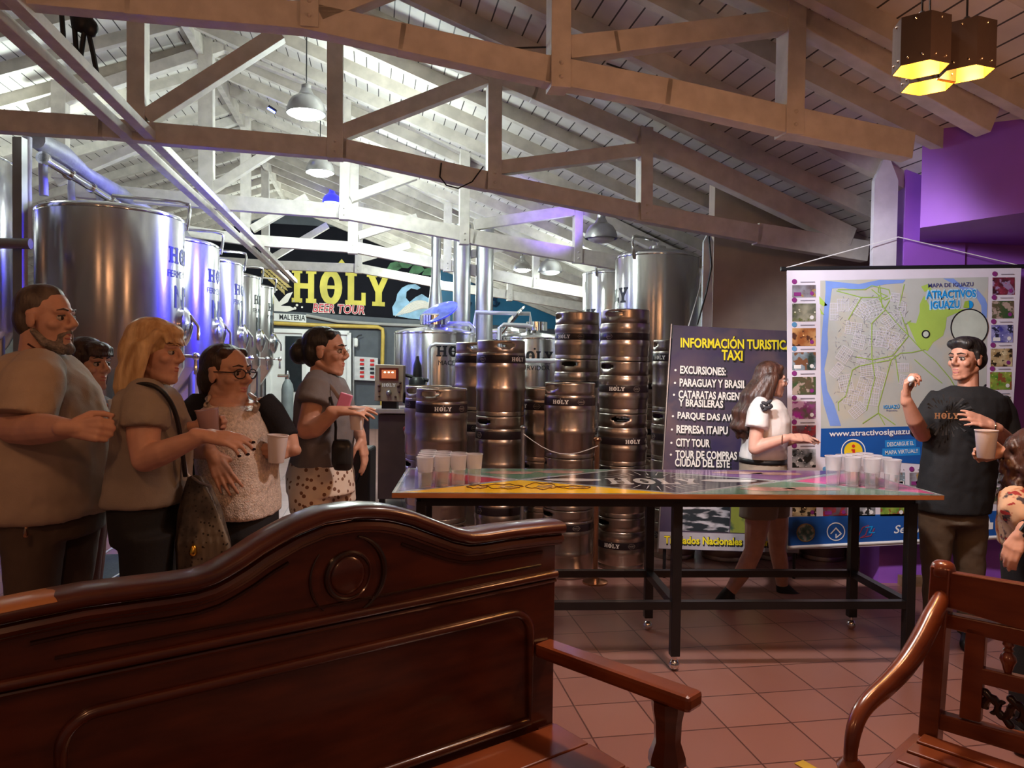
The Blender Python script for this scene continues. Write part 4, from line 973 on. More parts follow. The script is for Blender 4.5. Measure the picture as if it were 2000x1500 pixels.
# ------------------------------------------------------------------ hexagonal pendant cluster
hx = M('black_hexagon_shell', (.022, .014, .012), .4, bump=.1)
gold = M('gold_inner_paint', (.85, .45, .06), .35, .3)
bulbm = M('warm_bulb', (1, .8, .4), .4, emit=(1, .62, .18), es=22)
q = at(1815, 120, 2.62); ct3 = q
t = thing('hexagon_pendant', 'cluster of three black hexagonal pendant lamps glowing amber at top right', 'lamp', (q.x, q.y, q.z))
for px, Y in ((1781, 2.60), (1868, 2.64), (1796, 2.76)):
    c = at(px, 136, 2.60); c = V(((px - 1000) / FPX * Y + .0, Y, c.z)); R = .090; H = .160
    def hexa(r, z, a=.35): return [V((c.x + r * math.cos(a + k * PI / 3), c.y + r * math.sin(a + k * PI / 3), c.z + z)) for k in range(6)]
    m = MB(); v0, v1 = hexa(R, 0), hexa(R, H)
    i0, i1 = hexa(R - .004, 0), hexa(R - .004, H - .005)
    for k in range(6):
        j = (k + 1) % 6; m.quad(v0[k], v0[j], v1[j], v1[k]); m.quad(v0[k], v0[j], i0[j], i0[k])
    m.quad(*v1)
    sh = m.build('lamp_shade', hx, t, smooth=False)
    m = MB()
    for k in range(6):
        j = (k + 1) % 6; m.quad(i0[k], i0[j], i1[j], i1[k])
    m.quad(*i1); m.build('inner_face', gold, sh, smooth=False)
    m = MB()
    for k in range(6):
        mid = (v0[k] + v0[(k + 1) % 6]) / 2; o_ = (mid - V((c.x, c.y, c.z))).normalized()
        for f, z in ((.25, .022), (.75, .022), (.5, .145)): m.ell(v0[k].lerp(v0[(k + 1) % 6], f) + o_ * .001 + V((0, 0, z)), (.004, .004, .004), n=8, m=6)
    m.build('rivets', M('bright_rivet', (.8, .6, .4), .2, 1), sh)
    MB().ell(c + V((0, 0, .075)), (.034, .034, .04)).build('bulb', bulbm, sh)
    MB().tube([c + V((0, 0, H)), c + V((0, 0, H + .9))], .004, 6).lathe([(.03, H), (.02, H + .02), (.008, H + .035)], c, 12).build('cord', black_plastic, sh)
    lamp('amber_bulb_light', c + V((0, 0, .02)), 2.2, (1, .5, .14), size=.03)
# ------------------------------------------------------------------ banners
def fit(s, w_, h_, bold=.02, shear=0, spacing=1.0):
    vs, fs = text(s, 1, bold, 1, shear, 'CENTER', spacing)
    x = [v[0] for v in vs]; y = [v[1] for v in vs]
    kx, ky = w_ / (max(x) - min(x)), h_ / (max(y) - min(y)); mx, my = (max(x) + min(x)) / 2, (max(y) + min(y)) / 2
    return [((v[0] - mx) * kx, (v[1] - my) * ky, 0) for v in vs], fs
class Sheet:                                             # a flat printed sheet hung in a plane
    def __init__(s, P, n): s.P = V(P); s.n = V(n).normalized()
    def p(s, x, y, o=0): return onplane(x, y, s.P, s.n) + s.n * o
    def poly(s, m, pts, o=.002): return m.quad(*[s.p(x, y, o) for x, y in pts])
    def write(s, m, txt, a, b, hpx, o=.004, bold=.02, shear=0, grow=0):
        pa, pb = s.p(*a, o), s.p(*b, o); ux = (pb - pa); w_ = ux.length; ux.normalize(); uy = s.n.cross(ux); uy = uy if uy.z > 0 else -uy
        k = pa.y / FPX
        return m.mapped(fit(txt, w_ + grow * k, (hpx + grow) * k, bold, shear), flatmap((pa + pb) / 2, ux, uy))
    def disc(s, m, x, y, r, o=.004, n=24): return m.quad(*[s.p(x + r * math.cos(2 * PI * k / n), y + r * math.sin(2 * PI * k / n), o) for k in range(n)])
    def ring(s, m, x, y, r, w_, o=.004, n=32): return m.tube([s.p(x + r * math.cos(2 * PI * k / n), y + r * math.sin(2 * PI * k / n), o) for k in range(n)], w_ * s.P.y / FPX / 2, 4, closed=True, flat=.1)
    cnt = 0
    def line(s, m, pts, w_, o=.004):                     # printed strokes, each a hair above the last so none coincide
        k = s.P.y / FPX * w_ / 2
        for i in range(len(pts) - 1):
            Sheet.cnt += 1; oo = o + (Sheet.cnt % 37) * 4e-5
            a, b = s.p(*pts[i], oo), s.p(*pts[i + 1], oo); d = (b - a).normalized(); sd = s.n.cross(d) * k
            m.quad(a - sd - d * k * .6, a + sd - d * k * .6, b + sd + d * k * .6, b - sd + d * k * .6)
yel = M('yellow_lettering', (.80, .66, .02), .45, var=.03)
paper = M('banner_white_vinyl', (.68, .64, .72), .35, var=.03)
# --- tourist information board
pTL, pTR, pBL = at(1315, 635, 5.66), at(1545, 646, 5.68), at(1285, 1073, 5.48)
n = (pTR - pTL).cross(pBL - pTL).normalized(); n = n if n.y < 0 else -n
S = Sheet(pTL, n)
c = S.p(1420, 1070)
t = thing('tourist_board', 'tall purple INFORMACION TURISTICA board standing in front of the kegs', 'banner', (c.x, c.y, 0))
sky = pattern(M('board_print', (.035, .026, .075), .4, var=0, vs=1.6, col2=(.13, .085, .085)), noise_mask(5, .45, .62), (.055, .045, .075))
MB().prism([S.p(1315, 635), S.p(1570, 648), S.p(1560, 1081), S.p(1285, 1072)], -S.n * .012).build('board_sheet', sky, t, smooth=False)
MB().prism([S.p(1284.5, 1038, .002), S.p(1562, 1046, .002), S.p(1560, 1080, .002), S.p(1285, 1071, .002)], S.n * .0005).build('pale_strip', M('pale_print_strip', (.40, .36, .38), .4), t, smooth=False)
MB().tube([S.p(1311, 633, .003), S.p(1284, 1078, .003)], .007, 6).build('edge_strip', dull_steel, t)
for x in (1300, 1555):
    q = S.p(x, 1060, -.03); q2 = S.p(x + 12, 660, -.03)
    MB().tube([q2, q, V((q.x, q.y, .0))], .012, 8).build('stand_leg', black_metal, t)
def bline(txt, a, b, h, mat, dot=False, name='lettering'):
    m = MB(); S.write(m, txt, (a[0] + 2, a[1] + 1.5), (b[0] + 2, b[1] + 1.5), h, .003, .05, grow=4); o = m.build('letter_shadow', ink, t, smooth=False)
    m = MB(); S.write(m, txt, a, b, h, .005, .03); m.build(name, mat, t, smooth=False)
    if dot: m = MB(); S.disc(m, a[0] - 9, a[1] + 1, 2.2, .005, 10); m.build('bullet', mat, t, smooth=False)
for q in (('INFORMACI\u00d3N TURISTICA', (1329, 667), (1547, 672), 24), ('TAXI', (1409, 693), (1450, 695), 20), ('Traslados Nacionales e Internac.', (1297, 1054), (1529, 1060), 15)): bline(*q, yel)
for q in (('EXCURSIONES:', (1328, 722), (1417, 726), 16, 1), ('PARAGUAY Y BRASIL', (1327, 747), (1457, 751), 16, 1), ('CATARATAS ARGENTINAS', (1325, 770), (1480, 776), 16, 1), ('Y BRASILERAS', (1325, 786), (1412, 790), 15, 0),
          ('PARQUE DAS AVES', (1323, 812), (1441, 818), 16, 1), ('REPRESA ITAIPU', (1321, 838), (1421, 841), 16, 1), ('CITY TOUR', (1320, 864), (1386, 866), 16, 1), ('TOUR DE COMPRAS EN', (1319, 887), (1459, 891), 16, 1), ('CIUDAD DEL ESTE', (1318, 903), (1425, 906), 16, 0)):
    bline(*q[:4], white_ink, q[4])
fall = pattern(M('waterfall_print', (.02, .025, .03), .4), noise_mask(7, .5, .6, (1, 1, 4)), (.45, .42, .44))
m = MB(); S.poly(m, [(1333, 975), (1426, 979), (1424, 1040), (1330, 1036)]); m.build('photo', fall, t, smooth=False)
m = MB(); S.poly(m, [(1428, 979), (1545, 984), (1543, 1044), (1426, 1040)]); m.build('photo', pattern(M('meadow_print', (.28, .30, .05), .4), noise_mask(9, .5, .6), (.05, .09, .05)), t, smooth=False)
q = S.p(1345, 636)
tag(MB().tube([q, at(1366, 565, 6.4), at(1372, 520, 6.7)], .004, 5).build('hanging_string', white_plastic), 'thin string rising from the top of the tourist board', 'string')

# --- hanging town map
YM = 5.30
S = Sheet((0, YM, 0), (0, -1, 0))
c = S.p(1760, 1060)
t = thing('map_banner', 'large white hanging town map banner with photo borders behind the man in black', 'banner', (c.x, YM, c.z))
sh = [(1537, 524), (1600, 525), (1700, 524), (1800, 522), (1900, 521), (1995, 519), (1985, 700), (1972, 900), (1957, 1053), (1850, 1060), (1700, 1067), (1539, 1074)]
MB().prism([S.p(x, y) for x, y in sh], (0, .006, 0)).build('vinyl_sheet', paper, t, smooth=False)
tube_top = [S.p(1526, 525, -.01), S.p(2003, 520, -.01)]
MB().tube(tube_top, .016, 10).build('hanging_rod', black_plastic, t)
nail = S.p(1763, 460, -.06)
MB().tube([S.p(1535, 523), nail, S.p(1998, 520)], .0035, 5).build('hanging_string', white_plastic, t)
MB().tube([S.p(1538, 1069, .0), S.p(1957, 1048, .0)], .012, 8).build('bottom_rod', white_plastic, t)
def P5(pts): return [(1540 + x / 3.946, 520 + y / 3.946) for x, y in pts]
def P6(pts): return [(1760 + x / 8.333, 520 + y / 8.333) for x, y in pts]
m = MB(); S.poly(m, [(1602, 548), (1930, 541), (1925, 835), (1603, 838)], .001)
m.build('map_field', pattern(M('map_land', (.46, .48, .45), .4, var=.04), noise_mask(4, .5, .6), (.50, .48, .40)), t, smooth=False)
m = MB()
S.poly(m, P5([(285, 110), (335, 165), (312, 330), (300, 520), (305, 640), (275, 790), (300, 960), (350, 1060), (405, 1230), (320, 1230), (270, 1060), (250, 900), (248, 640), (265, 420), (285, 200)]))
S.poly(m, P5([(280, 112), (540, 138), (700, 105), (900, 105), (880, 130), (740, 140), (620, 165), (520, 185), (420, 165), (330, 172)]), .0025)
S.poly(m, P6([(680, 200), (850, 200), (1000, 330), (1230, 370), (1360, 520), (1400, 620), (1390, 850), (1310, 800), (1300, 640), (1200, 470), (1000, 390), (850, 290)]))
m.build('river', M('map_river', (.20, .32, .72), .4, var=.06), t, smooth=False)
pk = M('map_park', (.38, .55, .10), .4, var=.06)
m = MB(); S.poly(m, P6([(400, 530), (370, 480), (300, 620), (300, 740), (240, 930), (90, 900), (160, 1060), (230, 1220), (290, 1330), (430, 1380), (520, 1240), (680, 1130), (720, 1000), (740, 830), (900, 760), (1090, 730), (1100, 700), (480, 690)])); m.build('park_area', pk, t, smooth=False)
m = MB(); S.poly(m, P6([(320, 330), (430, 290), (520, 400), (420, 400), (380, 420)])); m.build('park_area', pk, t, smooth=False)
m = MB(); S.poly(m, P5([(235, 230), (300, 300), (270, 310), (240, 290)])); m.build('park_area', pk, t, smooth=False)
m = MB(); S.poly(m, P5([(240, 320), (275, 375), (250, 370)])); m.build('park_area', pk, t, smooth=False)
m = MB()
roads = [[(370, 190), (560, 240), (690, 240), (740, 330), (870, 480), (920, 530), (947, 560), (1020, 640), (1130, 730), (1240, 860), (1300, 960)], [(380, 180), (500, 180), (590, 180), (640, 150), (770, 180), (790, 240), (740, 330)], [(560, 240), (500, 340), (460, 410)],
         [(740, 340), (640, 440), (640, 700), (665, 860), (600, 1110)], [(920, 540), (800, 690), (650, 720), (520, 700)], [(1050, 640), (947, 665), (860, 670), (790, 720), (540, 770), (490, 800), (440, 1000), (380, 1050), (385, 1110)],
         [(790, 720), (690, 1080), (690, 1130), (570, 1210)], [(690, 1130), (740, 1220)], [(690, 1130), (820, 1220)], [(890, 140), (850, 320), (890, 440), (920, 530)], [(940, 420), (900, 450), (920, 530)], [(820, 690), (850, 900)], [(690, 220), (700, 260), (760, 230), (690, 200), (690, 160)], [(700, 150), (720, 320)], [(640, 180), (740, 260), (790, 240)], [(970, 720), (1060, 800), (1180, 900)]]
for r_ in roads: S.line(m, P5(r_), 1.7, .003)
m.build('roads', M('map_road', (.30, .46, .08), .4, var=.05), t, smooth=False)
m = MB(); rnd = random.Random(3)
for bx, by, bw, bh, an in ((560, 330, 150, 110, .6), (420, 300, 90, 90, 0), (780, 420, 110, 90, -.6), (700, 560, 150, 120, .1), (540, 580, 90, 110, .25), (430, 680, 90, 110, .6), (440, 900, 100, 120, -.2), (580, 930, 100, 140, .3), (700, 880, 80, 130, .3), (820, 240, 70, 60, .1), (880, 780, 90, 60, 0), (530, 1110, 120, 80, -.7), (370, 800, 60, 110, .7), (830, 580, 80, 70, .8), (640, 330, 160, 130, -.3), (760, 560, 160, 140, .35), (500, 480, 120, 90, .15), (480, 1010, 110, 110, .2), (640, 1000, 110, 140, .1), (620, 800, 130, 90, -.1), (350, 350, 60, 130, 0), (870, 330, 60, 110, .1), (900, 880, 90, 70, .2), (560, 720, 60, 60, .2)):
    for k in range(7):
        for ori in (0, 1):
            f = (k / 6 - .5); x, y = (f * bw, bh / 2) if ori else (bw / 2, f * bh)
            e = [(x, -y if ori else y), (x if ori else -x, y)]
            e = [(bx + px * math.cos(an) - py * math.sin(an), by + px * math.sin(an) + py * math.cos(an)) for px, py in e]
            S.line(m, P5(e), .8 if k % 2 else 1.3, .0024)
m.build('street_print', M('map_street', (.62, .61, .66), .4, var=.03), t, smooth=False)['kind'] = 'stuff'
m = MB()
for k in range(300):
    x, y = rnd.uniform(350, 900), rnd.uniform(230, 1080)
    if y > 700 + (900 - x) * .9: continue
    a = rnd.choice((.5, -.9, .1, 1.3)); l_ = rnd.uniform(12, 34)
    S.line(m, P5([(x, y), (x + l_ * math.cos(a), y + l_ * math.sin(a))]), .7, .0028)
tag(m.build('name_print', M('map_grey_print', (.27, .27, .31), .4), t, smooth=False), kind='stuff')
im = M('map_inset', (.52, .58, .50), .4)
for q, r_ in ((P6([(395, 1105)])[0], 6), (P6([(1105, 1000)])[0], 36)):
    m = MB(); S.disc(m, *q, r_, .003, 40); m.build('inset_disc', im, t, smooth=False)
    m = MB(); S.ring(m, *q, r_ + (1 if r_ == 6 else 0), 2.4, .005, 48); m.build('inset_ring', ink, t, smooth=False)
navy = M('map_navy_print', (.05, .06, .22), .4); cy = M('map_cyan_print', (.01, .28, .70), .4); blue = M('map_blue_print', (.012, .085, .34), .4, var=.05)
m = MB(); S.write(m, 'MAPA DE IGUAZU', (1812, 558), (1900, 555), 8, .005, .01); m.build('map_lettering', navy, t, smooth=False)
m = MB(); S.write(m, 'Argentina', (1730, 802), (1752, 802), 4, .005, 0); m.build('map_lettering', navy, t, smooth=False)
pc = M('map_pale_cyan', (.45, .66, .80), .4)
for q in (('ATRACTIVOS', (1808, 576), (1905, 573), 15), ('IGUAZU', (1817, 596), (1873, 594), 15)):
    m = MB(); S.write(m, *q, .004, .07, grow=5); m.build('letter_halo', pc, t, smooth=False)
    m = MB(); S.write(m, *q, .006, .03); m.build('map_lettering', cy, t, smooth=False)
m = MB(); S.write(m, 'IGUAZ\u00da', (1725, 794), (1756, 793), 9, .006, .02); m.build('map_lettering', cy, t, smooth=False)
m = MB(); S.disc(m, 1892, 595, 8, .005); m.build('emblem', cy, t, smooth=False)
m = MB(); S.poly(m, [(1880, 601), (1883, 589), (1891, 587), (1892, 602)], .007); m.build('emblem', M('map_leaf_green', (.30, .45, .05), .4), t, smooth=False)
for q in ([(1603, 837), (1927, 829), (1922, 912), (1796, 906), (1602, 892)], [(1540, 1010), (1959, 997), (1954, 1046), (1539, 1066)]):
    m = MB(); S.poly(m, q, .003); m.build('blue_panel', blue, t, smooth=False)
m = MB(); S.write(m, 'www.atractivosiguazu.com', (1620, 850), (1812, 844), 14, .004, .05, grow=3); m.build('letter_halo', navy, t, smooth=False)
bw = M('banner_white_print', (.78, .78, .80), .4, var=.02)
for q in (('www.atractivosiguazu.com', (1619, 849), (1811, 843), 14, .006, .015), ('Seguinos en', (1745, 1036), (1860, 1031), 21, .006, .012, .3), ('f', (1943, 1024), (1951, 1023), 19, .006, .06)):
    m = MB(); S.write(m, *q); m.build('white_lettering', bw, t, smooth=False)
m = MB(); S.poly(m, [(1924, 1034), (1938, 1033), (1939, 1020), (1933, 1020), (1931, 1012), (1927, 1013), (1927, 1022), (1922, 1023)], .006)
m.build('thumb_mark', bw, t, smooth=False)
m = MB(); S.ring(m, 1666, 881, 23, 2, .006); m.build('info_ring', bw, t, smooth=False)
m = MB(); S.ring(m, 1632, 1038, 17, 2, .006); S.line(m, [(1622, 1042), (1632, 1031), (1642, 1042), (1632, 1050), (1632, 1043)], 2.4, .006)
m.build('house_mark', bw, t, smooth=False)
m = MB(); S.disc(m, 1666, 881, 18, .005, 32); m.build('info_disc', M('info_yellow', (.78, .55, .02), .4), t, smooth=False)
m = MB(); S.disc(m, 1666, 871, 3.2, .007); S.poly(m, [(1662, 877), (1669, 877), (1669, 890), (1672, 890), (1672, 893), (1661, 893), (1661, 890), (1664, 890), (1664, 880), (1662, 880)], .007); m.build('info_letter', M('info_red', (.55, .03, .02), .4), t, smooth=False)
m = MB(); S.poly(m, [(1728, 860), (1788, 858), (1789, 872), (1728, 874)], .004); S.poly(m, [(1723, 876), (1796, 873), (1797, 889), (1722, 891)], .004); m.build('cyan_tags', M('tag_cyan', (.02, .22, .60), .4), t, smooth=False)
for q in (('DESCARGUE EL', (1732, 868), (1784, 865), 8), ('MAPA VIRTUAL!!', (1728, 884), (1792, 880), 8)):
    m = MB(); S.write(m, *q, .006, .01); m.build('white_lettering', white_plastic, t, smooth=False)
m = MB(); S.disc(m, 1573, 1040, 17, .005, 28); m.build('round_seal', pattern(M('seal_print', (.10, .22, .20), .4, vs=30, var=.5), noise_mask(30, .5, .6), (.45, .42, .35)), t, smooth=False)
m = MB(); S.ring(m, 1573, 1040, 17, 2.2, .006); m.build('seal_ring', M('seal_gold', (.30, .20, .08), .4), t, smooth=False)
m = MB(); S.line(m, [(1675, 1048), (1684, 1030), (1696, 1026), (1690, 1044), (1680, 1050), (1700, 1046), (1707, 1032)], 2, .005); m.build('scribble_logo', M('scribble_red', (.30, .05, .12), .4), t, smooth=False)
m = MB(); S.line(m, [(1690, 1030), (1703, 1028), (1697, 1040), (1707, 1040)], 2.4, .006); m.build('scribble_logo', cy, t, smooth=False)
pm = []
for i, (a, b_, c_) in enumerate((((.40, .42, .50), (.10, .07, .07), (.35, .22, .08)), ((.05, .06, .04), (.35, .34, .25), (.12, .14, .05)), ((.30, .10, .03), (.60, .35, .14), (.08, .03, .02)), ((.03, .05, .04), (.30, .38, .45), (.18, .08, .04)), ((.03, .09, .03), (.12, .08, .05), (.40, .30, .25)), ((.35, .02, .28), (.06, .10, .03), (.5, .3, .45)), ((.05, .04, .05), (.35, .02, .03), (.12, .08, .10)), ((.06, .07, .08), (.50, .50, .52), (.02, .02, .02)), ((.012, .01, .014), (.25, .03, .06), (.3, .2, .35)), ((.05, .05, .30), (.35, .35, .6), (.02, .02, .05)), ((.30, .18, .06), (.60, .50, .30), (.03, .02, .01)), ((.06, .22, .02), (.30, .36, .06), (.25, .08, .03)))):
    pm.append(pattern(pattern(M('photo_print_%d' % i, a, .4, var=0, vs=7 + i, col2=b_), noise_mask(11 + i, .52, .56), c_), voronoi_spots(26 + i, .16), tuple(min(1, x * 1.6) for x in b_)))
badge_a, badge_b = M('badge_purple', (.22, .03, .18), .4), M('badge_blue', (.10, .28, .50), .4)
def photo(x0, y0, x1, y1, i, badge=True):
    m = MB(); S.poly(m, [(x0, y0), (x1, y0 - .4), (x1, y1 - .4), (x0, y1)], .003)
    o = m.build('photo', pm[i % len(pm)], t, smooth=False)
    m = MB(); S.disc(m, x1 - 8, y1 - 8, 4, .006, 12); S.poly(m, [(x0 + 3, y1 - 10), (x0 + 17, y1 - 10), (x0 + 17, y1 - 3), (x0 + 3, y1 - 3)], .006) if i % 3 == 0 else None
    m.build('photo_badge', white_plastic if i % 2 else badge_a, o, smooth=False)
    if badge:
        m = MB(); S.disc(m, x0 + 4, y0 - 7, 5, .005, 16); m.build('number_badge', (badge_a, badge_b)[i in (2, 3)], t, smooth=False)
        m = MB(); S.line(m, [(x0 + 16, y0 - 6), (x1 - 3, y0 - 6.5)], 1.6, .005); m.build('caption', M('caption_grey', (.32, .30, .36), .4) if 'caption_grey' not in bpy.data.materials else bpy.data.materials['caption_grey'], t, smooth=False)
for i, (y0, y1) in enumerate(((557, 581), (593, 628), (641, 676), (688, 723), (736, 771), (784, 818), (831, 866), (877, 913))): photo(1547, y0, 1593, y1, i)
for i, (y0, y1) in enumerate(((542, 576), (588, 622), (635, 669), (681, 716), (727, 761), (775, 801), (815, 842), (860, 880), (915, 945), (952, 984))): photo(1938 - i * 1.2, y0, 1981 - i * 1.5, y1, (8, 4, 9, 10, 11, 1, 6, 3, 7, 4)[i])
for i, (x0, x1) in enumerate(((1547, 1594), (1607, 1655), (1664, 1709), (1719, 1767), (1790, 1832), (1845, 1885))): photo(x0, 981, x1, 1008, (10, 6, 7, 11, 4, 3)[i], False)
for i, (x0, x1) in enumerate(((1607, 1655), (1664, 1709), (1748, 1767), (1776, 1800))): photo(x0, 923, x1, 950, (2, 5, 3, 0)[i])
# ------------------------------------------------------------------ people
skinA = M('fair_skin', (.55, .305, .225), .5, var=.08, vs=14, sss=.06)
skinB = M('tanned_skin', (.44, .215, .145), .5, var=.08, vs=14, sss=.06)
skinC = M('olive_skin', (.49, .265, .185), .5, var=.08, vs=14, sss=.06)
lipm = M('lips', (.40, .13, .115), .45)
eyew = M('eye_white', (.40, .36, .33), .25, var=.02); eyed = M('eye_dark', (.025, .014, .01), .2)
def cloth(name, col, **k): return M(name, col, .85, var=k.pop('var', .08), bump=.12, bs=220, **k)
def hairmat(name, c1, c2): return M(name, c1, .45, var=0, vs=26, col2=c2, bump=.8, bs=42, stretch=(1, 1, .25))
blackhair = hairmat('black_hair', (.008, .007, .007), (.028, .024, .022)); brownhair = hairmat('dark_brown_hair', (.020, .010, .007), (.055, .026, .017))
blond = hairmat('blonde_hair', (.38, .22, .09), (.70, .50, .27)); greyhair = hairmat('grey_brown_hair', (.045, .032, .026), (.12, .095, .08)); auburn = hairmat('long_chestnut_hair', (.025, .010, .007), (.075, .030, .018))
def rg(py, xl, xr, dep, Y, dz=0):
    c = at((xl + xr) / 2, py, Y); return (c, V(((xr - xl) / 2 * Y / FPX, 0, dz)), V((0, dep / 2, 0)))
def rings(Y, rows, yo=0): return [rg(py, a, b, d, Y + yo) for py, a, b, d in rows]
class Head:
    def __init__(s, c, yaw, pitch=0, roll=0, k=1.0):
        s.c = V(c); s.k = k
        s.R = Matrix.Rotation(yaw, 3, 'Z') @ Matrix.Rotation(pitch, 3, 'Y') @ Matrix.Rotation(roll, 3, 'X')
    def p(s, x, y, z): return s.c + s.R @ (V((x, y, z)) * s.k)
    def e(s, m, c, r): m.ell(s.p(*c), [q * s.k for q in r], s.R)
    def cap(s, m, a, ra, b, rb): m.capsule(s.p(*a), ra * s.k, s.p(*b), rb * s.k, 12)
    def skin(s, m, fat=0, nose=1.0):
        s.e(m, (-.012, 0, .037), (.096, .074, .080)); s.e(m, (.032, 0, -.018), (.054, .060 + fat, .086)); s.e(m, (.026, 0, -.070), (.055, .050 + fat, .042 + fat))
        s.cap(m, (.066, .010, -.098), .018 + fat, (.066, -.010, -.098), .018 + fat)
        for y in (-1, 1):
            s.cap(m, (.081, .012 * y, .030), .010, (.068, .044 * y, .028), .011); s.e(m, (.058, .042 * y, -.020), (.024, .020 + fat, .022))
            s.cap(m, (.097, .010 * y, -.026), .009, (.090, .014 * y, -.028), .009)
            s.e(m, (-.004, .076 * y, -.004), (.019, .008, .032)); s.cap(m, (-.012, .077 * y, .018), .010, (.006, .077 * y, .022), .006)
            s.cap(m, (-.022, .040 * y, -.052), .020, (.05, .028 * y, -.092), .015 + fat)
        s.cap(m, (.090, 0, .016), .008, (.106 * (.85 + .15 * nose), 0, -.016), .0115 * nose); s.cap(m, (.104, 0, -.018), .011 * nose, (.094, 0, -.028), .009)
        s.e(m, (.066, 0, -.058), (.026, .030, .028)); s.e(m, (.078, 0, -.080), (.012, .022, .010))
    def face(s, t, brow=eyed, lips=lipm, mouth_open=0):
        for y in (-1, 1):
            m = MB(); s.e(m, (.0745, .031 * y, .004), (.0125, .0135, .0105)); e = m.build('eye', eyew, t)
            m = MB(); s.e(m, (.0835, .0315 * y, .004), (.0052, .0072, .0074)); m.build('iris', eyed, e)
            m = MB(); s.cap(m, (.0840, .018 * y, .0145), .0030, (.0790, .044 * y, .0115), .0030); m.build('eyelid', brow, e)
            m = MB(); m.chain([s.p(.0935, .013 * y, .0325), s.p(.0895, .031 * y, .0375), s.p(.0775, .050 * y, .0310)], [.0030 * s.k, .0028 * s.k, .0016 * s.k]); m.build('eyebrow', brow, t)
        m = MB(); k = s.k
        for z, x0, r0 in ((-.0535, .0890, .0050), (-.0645 - mouth_open, .0870, .0056)):
            m.chain([s.p(.071, -.0245, -.0585), s.p(x0 - .0035, -.013, z), s.p(x0, 0, z - .0008), s.p(x0 - .0035, .013, z), s.p(.071, .0245, -.0585)], [.0022 * k, r0 * .85 * k, r0 * k, r0 * .85 * k, .0022 * k])
        m.build('lips', lips, t, remesh=.0022, relax=1)
    def glasses(s, t, mat, r=.021, thick=.0016):
        m = MB()
        for y in (-1, 1):
            m.tube([s.p(.104 - .008 * abs(math.cos(a) * .5 + .5), y * (.034 + r * 1.15 * math.cos(a)), .003 + r * .85 * math.sin(a)) for a in [k * PI / 10 for k in range(20)]], thick, 6, closed=True)
            m.tube([s.p(.094, .058 * y, .008), s.p(.05, .074 * y, .010), s.p(-.005, .080 * y, .010)], thick, 6)
        m.tube([s.p(.104, -.011, .006), s.p(.107, 0, .009), s.p(.104, .011, .006)], thick, 6); m.build('glasses', mat, t)
def hand(m, w, f, pn, th, curl=(.5, .6, .5), k=1.0, spread=.0, curls=None, thumb=1.0, wr=.026):
    w, f, pn = V(w), V(f).normalized(), V(pn); pn = (pn - f * pn.dot(f)).normalized(); ac = f.cross(pn)
    if ac.dot(V(th)) < 0: ac = -ac
    tips = []
    m.capsule(w - f * .02, wr * k, w + f * .03 * k, .024 * k, 12)
    for i, off in enumerate((.029, .010, -.010, -.028)):
        kn = w + f * (.090 - .004 * abs(i - 1)) * k + ac * off * k
        m.capsule(w + f * .022 * k + ac * off * .5 * k, .016 * k, kn, .0125 * k, 10)
        c = (curls[i] if curls else curl); a = 0; q = kn; r = .0098 if i < 3 else .0086; fl = (.95, 1.06, 1.0, .80)[i]; fs = (f + ac * spread * (1.5 - i)).normalized()
        for j, ln in enumerate((.043, .027, .022)):
            a += c[j]; d = fs * math.cos(a) + pn * math.sin(a); e = q + d * ln * fl * k
            m.capsule(q, r * k, e, (r - .0009) * k, 10); q = e; r -= .0009
        tips.append(q)
    b0 = w + f * .022 * k + ac * .020 * k; b1 = b0 + (f * .62 + ac * .62 * thumb + pn * .40).normalized() * .046 * k; b2_ = b1 + (f * .85 + ac * .12 + pn * .55).normalized() * .034 * k; b3 = b2_ + (f * .9 - ac * .1 + pn * .5).normalized() * .024 * k
    m.capsule(b0, .017 * k, b1, .0125 * k, 10).capsule(b1, .0122 * k, b2_, .0108 * k, 10).capsule(b2_, .0105 * k, b3, .0085 * k, 10)
    return tips
def limb(m, pts): return m.chain([at(x, y, Y) for x, y, Y, r in pts], [r for *_, r in pts])
def floor_y(px, Y): return 711 + .0135 * (px - 1000) + CAMZ * FPX / Y
def person(label, px, Y, group=None):
    q = at(px, floor_y(px, Y), Y); return thing('person', label, 'person', (q.x, q.y, 0), 0, group)
def shoe(t, heel, toe, ankle, mat, r=.042):
    m = MB(); m.capsule(heel, r, toe, r * .82).capsule(ankle, r * 1.05, heel, r).capsule(ankle, r, V(heel).lerp(V(toe), .45), r * .95)
    m.build('shoe', mat, t, remesh=.009, relax=3)
def stand_feet(t, mbody, cols, Y, mat):                 # cols: (ankle px, depth offset, toe direction)
    for px, yo, dx, dy in cols:
        a = at(px, floor_y(px, Y + yo), Y + yo); a.z = 0
        d = V((dx, dy, 0)).normalized()
        shoe(t, a - d * .04 + V((0, 0, .045)), a + d * .16 + V((0, 0, .036)), a + V((0, 0, .10)), mat)
def sleeve(m, pts, n=18): return m.tube([at(x, y, Y) for x, y, Y, r in pts], [r for *_, r in pts], n)
VX = .0052
beige_tee = cloth('beige_tshirt', (.40, .31, .24)); taupe_tee = cloth('taupe_tshirt', (.29, .245, .205)); grey_tee = cloth('grey_tshirt', (.15, .14, .145)); black_tee = cloth('black_tshirt', (.0045, .0045, .0055)); white_tee = cloth('white_tshirt', (.62, .58, .55))
black_pants = cloth('black_trousers', (.007, .007, .009)); brown_short = cloth('olive_brown_trousers', (.085, .058, .044)); olive = cloth('dark_olive_trousers', (.10, .075, .052)); wine = cloth('wine_red_trousers', (.09, .022, .016))
black_shoe = M('black_shoe', (.010, .010, .012), .5)

